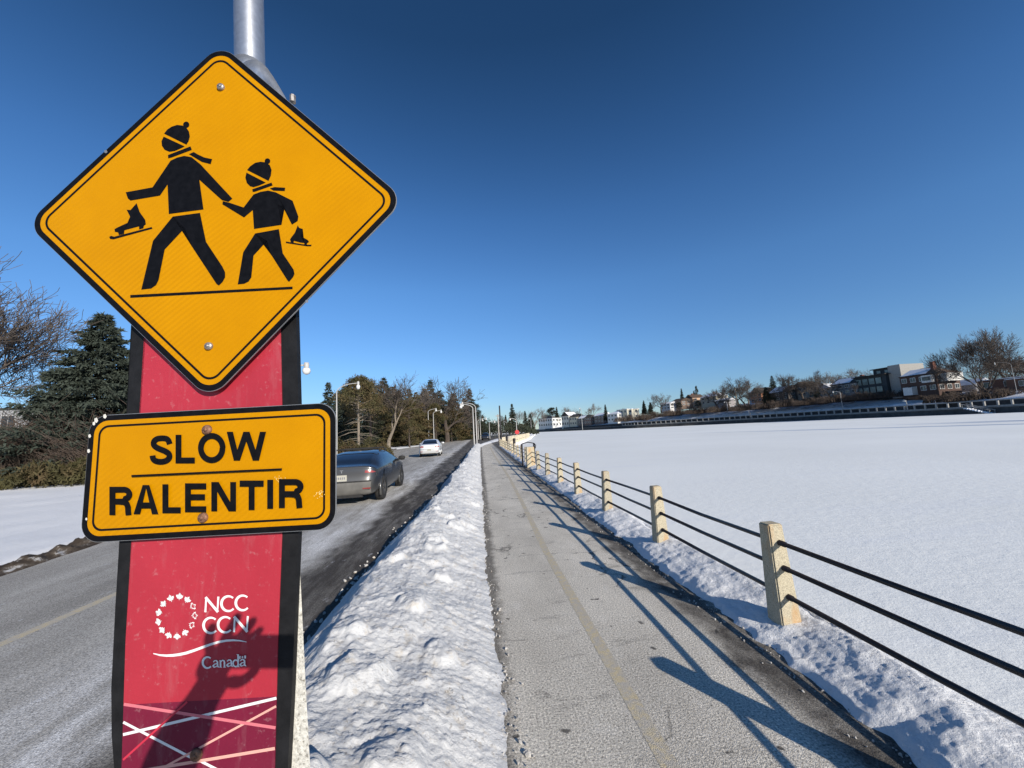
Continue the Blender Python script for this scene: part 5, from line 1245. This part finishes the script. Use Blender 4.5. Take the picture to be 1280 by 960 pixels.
# ================================================================== VEHICLES
def mat_car(name, c, rough=.3, dust=.35, dustc=(.25, .235, .205), metal=.3):
    n = N(name); x, y, z = n.xyz(); f = n.noise(2.2, 5, .65); low = n.ramp(z, [(.25, 1), (.62, .45), (1.0, .08)])
    m = n.math('MULTIPLY', low, n.ramp(f, [(.30, .45), (.70, 1)])); m = n.math('MULTIPLY', m, dust)
    rear = n.math('MULTIPLY', n.ramp(y, [(.02, 1), (.30, 0)]), dust*.95); m = n.math('MAXIMUM', m, rear)
    n.b.inputs['Coat Weight'].default_value = .4; n.b.inputs['Coat Roughness'].default_value = .15
    r_ = n.math('ADD', n.math('MULTIPLY', m, .55), rough)
    return n.out(n.mix(m, c, dustc), r_, None, metal, .5)
def car(name, label, sil, L, W, axles, wr, paint, roofmat, side_glass, rear_y, front_y, belt, lightz, tailx=.42, plate_z=.82, group=None, tum=.30, rack=False, emblem=False, bar=False):
    root = empty(name, (0, 0, 0), 0, label, 'car', group)
    S = [Vector(p) for p in sil]; n = len(S)
    # closed Catmull-Rom resample
    U = []; sub = 10
    for i in range(n):
        p0, p1, p2, p3 = S[i-1], S[i], S[(i+1) % n], S[(i+2) % n]
        for k in range(sub):
            t = k/sub; U.append(.5*((2*p1)+(-p0+p2)*t+(2*p0-5*p1+4*p2-p3)*t*t+(-p0+3*p1-3*p2+p3)*t**3))
    nu = len(U); nv = 34; a_ = np.concatenate([np.linspace(0, 50, 12), np.linspace(53, 90, 22)])
    us = np.array([(p.x, p.y) for p in U]); hw = W/2
    ctr = np.stack([np.clip(us[:, 0], .75, L-.75), np.full(len(us), .60)], 1)
    V = np.zeros((nu, nv, 3))
    for j, a in enumerate(a_):
        c, s = math.cos(R(a)), math.sin(R(a)); f = c**.25 if c > 1e-6 else 0; g = s**.36 if s > 0 else 0
        yz = ctr+(us-ctr)*f
        plan = 1-.13*np.abs((yz[:, 0]-L*.5)/(L*.5))**4; zz = yz[:, 1]
        tb = np.where(zz > belt, 1-tum*((zz-belt)/.5)**1.1, 1-.05*((belt-zz)/.6)**2)
        V[:, j, 0] = hw*plan*tb*g; V[:, j, 1] = yz[:, 0]; V[:, j, 2] = yz[:, 1]
    faces = {}
    def inpoly(y, z, P_):
        ins = False
        for (x1, y1), (x2, y2) in zip(P_, P_[1:]+P_[:1]):
            if (y1 > z) != (y2 > z) and y < (x2-x1)*(z-y1)/(y2-y1)+x1: ins = not ins
        return ins
    for sx in (1, -1):
        for i in range(nu):
            i2 = (i+1) % nu
            for j in range(nv-1):
                q = [(i, j), (i, j+1), (i2, j+1), (i2, j)]; P4 = [V[a, b] for a, b in q]; c = sum(P4)/4; x, y, z = c; uy, uz = (us[i]+us[i2])/2
                if x > hw*.62 and any(math.hypot(y-ay, z-wr) < wr+.05 for ay in axles) and z < wr*2.2: continue
                key = 'body'; top = a_[j] < 52
                if x > hw*.45 and not top:
                    for k, g in enumerate(side_glass):
                        if inpoly(y, z, g): key = 'side_window%d%d' % (k, sx)
                if uz > belt-.02 and top:
                    wl = hw*(1-tum*((uz-belt)/.5)**1.1)*.90 if uz > belt else hw*.86
                    if rear_y[0] < uy < rear_y[1] and x < wl*.84: key = 'rear_window'
                    elif front_y[0] < uy < front_y[1] and x < wl: key = 'windscreen'
                    elif rear_y[1] <= uy <= front_y[0] and x < wl: key = 'roof'
                if uy < .62 and lightz[0] < uz < lightz[1]+.02 and lightz[0] < z < lightz[1]:
                    if x > tailx*hw: key = 'tail_light%d' % sx
                    elif bar: key = 'light_bar'
                if key == 'body' and uy < .40 and uz < .66 and top: key = 'shut_line' if uz > .635 else 'rear_bumper'
                faces.setdefault(key, []).append([(p[0]*sx, p[1], p[2]) for p in (P4 if sx > 0 else P4[::-1])])
    mats = {'body': paint, 'roof': roofmat, 'rear_window': M['carglass'], 'windscreen': M['carglass'], 'light_bar': M['tail'], 'shut_line': M['tyre'], 'rear_bumper': M['dustbumper'] if rack else paint}
    for key, fl in faces.items():
        nm = 'side_window' if key.startswith('side') else ('tail_light' if key.startswith('tail') else key)
        mt_ = M['carglass'] if nm == 'side_window' else (M['tail'] if nm == 'tail_light' else mats[nm])
        bm = bmesh.new()
        for q in fl:
            try: bm.faces.new([bm.verts.new(p) for p in q])
            except Exception: pass
        bmesh.ops.remove_doubles(bm, verts=bm.verts[:], dist=.0008); bmesh.ops.dissolve_degenerate(bm, edges=bm.edges[:], dist=.0005)
        bmesh.ops.recalc_face_normals(bm, faces=bm.faces[:])
        me = bpy.data.meshes.new(nm); bm.to_mesh(me); bm.free(); obj(nm, me, mt_, root, True)
    mb = MB(); mb.box((0, L/2, .42), (W*.70, L-.9, .40)); mb.build('underbody', M['tyre'], root)
    for ay in axles:
        for sx in (1, -1):
            prof = [(wr*.62, -.105), (wr*.93, -.11), (wr, -.07), (wr, .07), (wr*.93, .11), (wr*.62, .105)]
            def wheel(pf, nn=26):
                vs = []; fs = []
                for rr, dx in pf:
                    for k in range(nn): q = 2*math.pi*k/nn; vs.append((dx, rr*math.cos(q), rr*math.sin(q)))
                for i in range(len(pf)-1):
                    for k in range(nn): k2 = (k+1) % nn; fs.append((i*nn+k, i*nn+k2, (i+1)*nn+k2, (i+1)*nn+k))
                return vs, fs
            mb = MB(); mb.add(*wheel(prof)); wh = mb.build('wheel', M['tyre'], root, True); wh.location = (sx*(hw-.125), ay, wr)
            mb = MB(); mb.add(*wheel([(.001, .075*sx), (wr*.16, .085*sx), (wr*.2, .055*sx), (wr*.6, .075*sx), (wr*.66, .09*sx)]))
            for k in range(5):
                q = 2*math.pi*k/5; c, s = math.cos(q), math.sin(q); dy, dz = -s*.035, c*.035
                x0 = .098*sx; mb.add([(x0, c*.05+dy, s*.05+dz), (x0, c*wr*.62+dy*1.3, s*wr*.62+dz*1.3), (x0, c*wr*.62-dy*1.3, s*wr*.62-dz*1.3), (x0, c*.05-dy, s*.05-dz)], [(0, 1, 2, 3)])
            rim = mb.build('rim', M['rim'], wh)
            mb = MB(); xa = (hw*(1-.13*abs((ay-L/2)/(L/2))**4)-.035)*sx; mb.tube([(xa-.03*sx*max(0, math.sin(R(a))), ay+(wr+.05)*math.cos(R(a)), wr+(wr+.05)*math.sin(R(a))) for a in range(-25, 206, 10)], .038, 6); mb.build('wheel_arch', paint, root, True)
    for sx in (1, -1):
        my = front_y[1]-.38; mb = MB(); mb.lathe((0, 0, 0), [(.001, -.09), (.07, -.08), (.10, 0), (.075, .08), (.001, .095)], 10); m_ = mb.build('wing_mirror', M['tyre'] if rack else paint, root, True); m_.location = (sx*(hw+.09), my, belt+.09); m_.scale = (1.25, .7, .85)
        mb = MB(); mb.box((sx*(hw-.04), my, belt+.05), (.20, .07, .05)); mb.build('mirror_arm', M['tyre'], root)
        mb = MB(); hx = hw-.005
        for hy in ((axles[0]+.55, axles[0]+1.55) if L > 4.3 else (axles[0]+.8,)): mb.box((sx*hx, hy, belt-.12), (.03, .22, .03))
        mb.build('door_handle', paint, root)
    # number plate, bumper reflectors, lower diffuser
    yb = min(p[0] for p in sil)
    def yrear(z):
        b = 9
        for a, c in zip(us[:-1], us[1:]):
            if (a[1]-z)*(c[1]-z) <= 0 and a[0] < L/2: b = min(b, a[0])
        return b
    mb = MB(); mb.box((0, yrear(plate_z)-.012, plate_z), (.32, .02, .16)); pl = mb.build('number_plate', M['plate'], root)
    mb = MB()
    for k in range(5): mb.box((-.10+.05*k, yrear(plate_z)-.0235, plate_z), (.026, .004, .06))
    mb.build('plate_marks', M['platemark'], pl)
    for sx in (1, -1):
        mb = MB(); z = .46; mb.box((sx*hw*.70, yrear(z)+.016, z), (.20, .04, .03)); mb.build('reflector', M['tail'], root)
    mb = MB(); mb.box((0, yrear(.30)+.02, .28), (W*.56, .05, .12)); mb.build('diffuser', M['tyre'], root)
    if emblem:
        z = emblem; y = yrear(z)-.012; mb = MB(); mb.box((0, y, z+.028), (.085, .012, .018)); mb.box((0, y, z-.008), (.02, .012, .07)); mb.build('emblem', M['alu'], root)
    if rack:
        for y in rack:
            z = max(p[1] for p in sil); mb = MB(); mb.tube([(-hw*.70, y, z-.06), (-hw*.66, y, z+.05), (hw*.66, y, z+.05), (hw*.70, y, z-.06)], .022, 6); mb.build('roof_bar', M['tyre'], root)
    return root
M['carglass'] = plain('car_glass', (.010, .013, .018), .06, .2, 2, spec=.6)
M['dustbumper'] = plain('dusty_bumper', (.135, .128, .115), .7, .25, 3)
M['tail'] = plain('tail_light_red', (.27, .045, .04), .25, .25, 3, spec=.6)
M['tyre'] = plain('tyre_rubber', (.022, .021, .020), .85, .3, 9)
M['rim'] = plain('dusty_rim', (.11, .105, .10), .6, .3, 7, metal=.3)
M['plate'] = plain('plate_white', (.42, .40, .33), .5, .08, 9); M['platemark'] = plain('plate_marks', (.16, .16, .18), .6, .1, 20)
SIL_A = [(.50, .24), (.16, .27), (.03, .40), (.0, .56), (.03, .74), (.10, .90), (.13, 1.00), (.17, 1.05), (.45, 1.09), (.9, 1.235), (1.45, 1.37), (2.0, 1.43), (2.5, 1.425), (2.95, 1.33), (3.4, 1.14), (3.75, 1.00), (4.2, .93), (4.6, .83), (4.88, .66), (4.95, .5), (4.9, .32), (4.6, .22), (3.6, .19), (2.4, .19), (1.2, .19)]
c1 = car('hatchback_car', 'dusty dark grey hatchback driving away just right of the tab sign', SIL_A, 4.95, 1.93, (.98, 3.92), .345, mat_car('grey_paint', (.016, .019, .025), .22, .40), M['carglass'],
  [[(1.12, 1.03), (1.50, 1.25), (1.95, 1.35), (1.95, .98)], [(2.02, .98), (2.02, 1.35), (2.5, 1.345), (3.0, 1.22), (3.42, .97)]], (.36, 1.42), (2.75, 3.72), .96, (.86, .925), .62, .76, rack=(1.62, 2.45), emblem=.93)
c1.location = (-3.80, 10.95, -.08); c1.rotation_euler = (0, 0, R(1.5))
SIL_B = [(.45, .24), (.14, .27), (.03, .42), (.0, .60), (.03, .80), (.06, .98), (.14, 1.03), (.55, 1.08), (1.0, 1.25), (1.5, 1.40), (2.0, 1.45), (2.5, 1.43), (2.95, 1.30), (3.45, 1.08), (3.8, .98), (4.2, .92), (4.5, .80), (4.68, .62), (4.7, .46), (4.62, .30), (4.3, .21), (3.3, .19), (2.2, .19), (1.2, .19)]
c2 = car('sedan_car', 'white sedan driving away in the middle of the road', SIL_B, 4.7, 1.82, (1.0, 3.75), .33, mat_car('white_paint', (.72, .72, .71), .3, .22), mat_car('white_roof_paint', (.72, .72, .71), .3, .05),
  [[(1.1, 1.02), (1.5, 1.30), (1.95, 1.37), (1.95, .99)], [(2.0, .99), (2.0, 1.37), (2.45, 1.36), (2.95, 1.22), (3.4, .98)]], (.50, 1.48), (2.8, 3.75), .97, (.80, .92), .50, .60)
c2.location = (-4.30, 33.2, -.08); c2.rotation_euler = (0, 0, R(3))
SIL_C = [(.45, .28), (.12, .32), (.02, .5), (.0, .75), (.05, 1.0), (.12, 1.15), (.35, 1.45), (.7, 1.66), (1.3, 1.72), (2.2, 1.72), (2.8, 1.60), (3.35, 1.22), (3.7, 1.10), (4.2, 1.02), (4.5, .88), (4.6, .6), (4.55, .36), (4.2, .26), (3.2, .25), (2.2, .25), (1.2, .25)]
c3 = car('suv_car', 'small dark vehicle far off at the bend of the road', SIL_C, 4.6, 1.86, (.95, 3.65), .36, mat_car('dark_paint', (.020, .022, .028), .25, .15), M['carglass'],
  [[(.75, 1.16), (.85, 1.55), (1.9, 1.60), (1.9, 1.10)], [(1.98, 1.10), (1.98, 1.60), (2.7, 1.52), (3.3, 1.14)]], (.14, .62), (2.75, 3.5), 1.08, (.95, 1.12), .6, .80)
p = at(607.5, 545, 96); c3.location = (p.x, 96, -.08); c3.rotation_euler = (0, 0, R(176))

# ================================================================== PHOTOGRAPHER (behind the lens; the photo shows the shadow)
lr = rt; lu = up; lf = fw
def C3(r_, u_, f_): return EYE+lr*r_+lu*u_+lf*f_
# phone held level, lens at its upper left
skin = plain('skin', (.45, .27, .20), .55, .08, 20)
coat = plain('dark_coat', (.030, .034, .045), .85, .25, 8); denim = plain('trousers', (.030, .040, .065), .9, .2, 8)
phone = empty('phone', C3(.0715, -.022, -.010), 0, 'black phone held up level by the person, its shadow lying on the red panel', 'phone')
phone.matrix_world = Matrix(((lr.x, lu.x, -lf.x, phone.location.x), (lr.y, lu.y, -lf.y, phone.location.y), (lr.z, lu.z, -lf.z, phone.location.z), (0, 0, 0, 1)))
me = sheet([rrect(.167, .074, .011)], -.004, .008)
for v in me.vertices: v.co = Vector((v.co.x, v.co.z, v.co.y))
obj('case', me, M['black'], phone)
mb = MB(); mb.box((-.0715, .022, .0015+.0035), (.03, .03, .002)); mb.build('camera_bump', M['pipe'], phone)
# shadow outline of the hand on the panel, carried back along the sunbeam to the phone's plane
def from_shadow(x, y, f_):
    d = ray(x, y); q = EYE+d*((SD+.020)/d.dot(fh)); t = (f_-(q-EYE).dot(lf))/sdir.dot(lf); return q+sdir*t
def chain(verts, edges, radii, roots):
    me = bpy.data.meshes.new('body'); me.from_pydata([tuple(v) for v in verts], edges, []); return me
VV, EE, RR, RO = [], [], [], []
def addchain(pts, rads, link=None):
    i0 = len(VV)
    for k, (p, rd) in enumerate(zip(pts, rads)):
        VV.append(Vector(p)); RR.append(rd)
        if k: EE.append((i0+k-1, i0+k))
    if link is not None: EE.append((link, i0))
    else: RO.append(i0)
    return i0
FH = fh; RH = rh
def B(r_, f_, z): return RH*r_+FH*f_+Vector((0, 0, z*(.955 if z > .3 else 1)))
hx, hf = .42, -.47         # where the person stands relative to the lens (right, behind)
pel = addchain([B(hx, hf, .86), B(hx, hf, 1.0), B(hx, hf+.01, 1.17), B(hx, hf+.01, 1.28), B(hx, hf+.03, 1.37), B(hx, hf+.05, 1.43)], [.155, .145, .155, .14, .058, .06])
for s in (-1, 1):
    hp = addchain([B(hx+s*.095, hf, .80), B(hx+s*.11, hf+.02, .46), B(hx+s*.115, hf-.02, .09), B(hx+s*.13, hf+.14, .045)], [.095, .062, .047, .042], pel)
hand = from_shadow(276, 838, -.045); wrist = from_shadow(247, 884, -.075); elb = from_shadow(196, 985, -.20)
ls = B(hx-.17, hf+.02, 1.28); la = addchain([ls, elb, wrist.lerp(elb, .25), wrist, hand], [.068, .060, .060, .037, .036], 3)
# right arm hangs at the side
rs_ = B(hx+.17, hf+.02, 1.28); ra = addchain([rs_, B(hx+.235, hf-.03, 1.04), B(hx+.235, hf+.02, .86), B(hx+.23, hf+.06, .77), B(hx+.228, hf+.07, .71)], [.066, .056, .050, .030, .030], 3)
fing = [([(262, 812), (261, 797), (267, 779)], .0112), ([(277, 808), (287, 788), (299, 767)], .0116), ([(291, 806), (307, 789), (319, 772)], .0112), ([(300, 806), (318, 794), (328, 785)], .0100)]
for pts, rd in fing:
    P_ = [hand.lerp(from_shadow(*pts[0], -.03), .4)]+[from_shadow(*p, f_) for p, f_ in zip(pts, (-.026, -.020, -.018))]; addchain(P_, [rd*1.1, rd, rd, rd*.8])
P_ = [hand.lerp(from_shadow(286, 858, -.04), .6), from_shadow(298, 855, -.036), from_shadow(312, 845, -.030), from_shadow(322, 834, -.026)]; addchain(P_, [.016, .0145, .012, .010])
palm = addchain([from_shadow(258, 852, -.050), from_shadow(270, 830, -.046), from_shadow(280, 810, -.040)], [.034, .038, .032])
for k in range(4):
    q0_ = B(hx+.228, hf+.045+.018*k, .705); addchain([q0_, q0_+Vector((0, .002, -.045)), q0_+Vector((-.006, .004, -.078+.006*abs(k-1.5)))], [.0095, .009, .0075])
q0_ = B(hx+.215, hf+.10, .745); addchain([q0_, q0_+fh*.02+Vector((0, 0, -.035)), q0_+fh*.024+Vector((0, 0, -.065))], [.012, .011, .009])
pc = B(hx, hf, 0)
me = chain(VV, EE, RR, RO); body = obj('person', me, [coat, skin]); body.location = EYE*0
tag(body, 'person holding up a phone, whose hand shadow falls on the red panel', 'person')
sk = body.modifiers.new('skin', 'SKIN')
for i, sv in enumerate(me.skin_vertices[0].data):
    sv.radius = (RR[i], RR[i]); sv.use_root = i in RO
ss = body.modifiers.new('sub', 'SUBSURF'); ss.levels = ss.render_levels = 2
body.location = (0, 0, 0)
# head with face, wearing a knitted hat
hc = B(hx-.01, hf+.07, 1.515); bm = bmesh.new(); bmesh.ops.create_uvsphere(bm, u_segments=24, v_segments=18, radius=1)
for v in bm.verts:
    x, y, z = v.co
    y2 = y*(1.0 if y < 0 else 1.0); sx = .072*(1-.18*max(0, -z)); sy = .092; v.co = Vector((x*sx, y2*sy, z*.112))
    if y > .6:
        nz = math.exp(-((x/.22)**2+((z+.10)/.28)**2)); v.co.y += .024*nz
        for ex in (-.36, .36): v.co.y -= .010*math.exp(-(((x-ex)/.20)**2+((z-.12)/.16)**2))
        v.co.y -= .006*math.exp(-((x/.35)**2+((z+.52)/.09)**2))
for s in (-1, 1): bmesh.ops.create_uvsphere(bm, u_segments=8, v_segments=6, radius=1, matrix=Matrix.Translation((s*.072, -.005, -.005)) @ Matrix.Diagonal((.010, .020, .030, 1)))
me = bpy.data.meshes.new('head'); bm.to_mesh(me); bm.free()
hd = obj('head', me, skin, body, True); hd.location = hc; hd.rotation_euler = (0, 0, -YAW+R(12))
mb = MB(); mb.lathe((0, 0, 0), [(.078, .015), (.084, .03), (.083, .06), (.070, .10), (.04, .128), (.001, .135)], 20); ht = mb.build('hat', coat, hd, True)
for s in (-1, 1):
    mb = MB(); mb.lathe((s*.027, .082, .014), [(.001, .009), (.007, .006), (.009, 0), (.007, -.006), (.001, -.009)], 8); mb.build('eye', M['white'], hd, True)
mb = MB(); mb.box((0, .089, -.058), (.045, .008, .008)); mb.build('mouth', plain('lips', (.36, .13, .11), .5, .1, 20), hd)
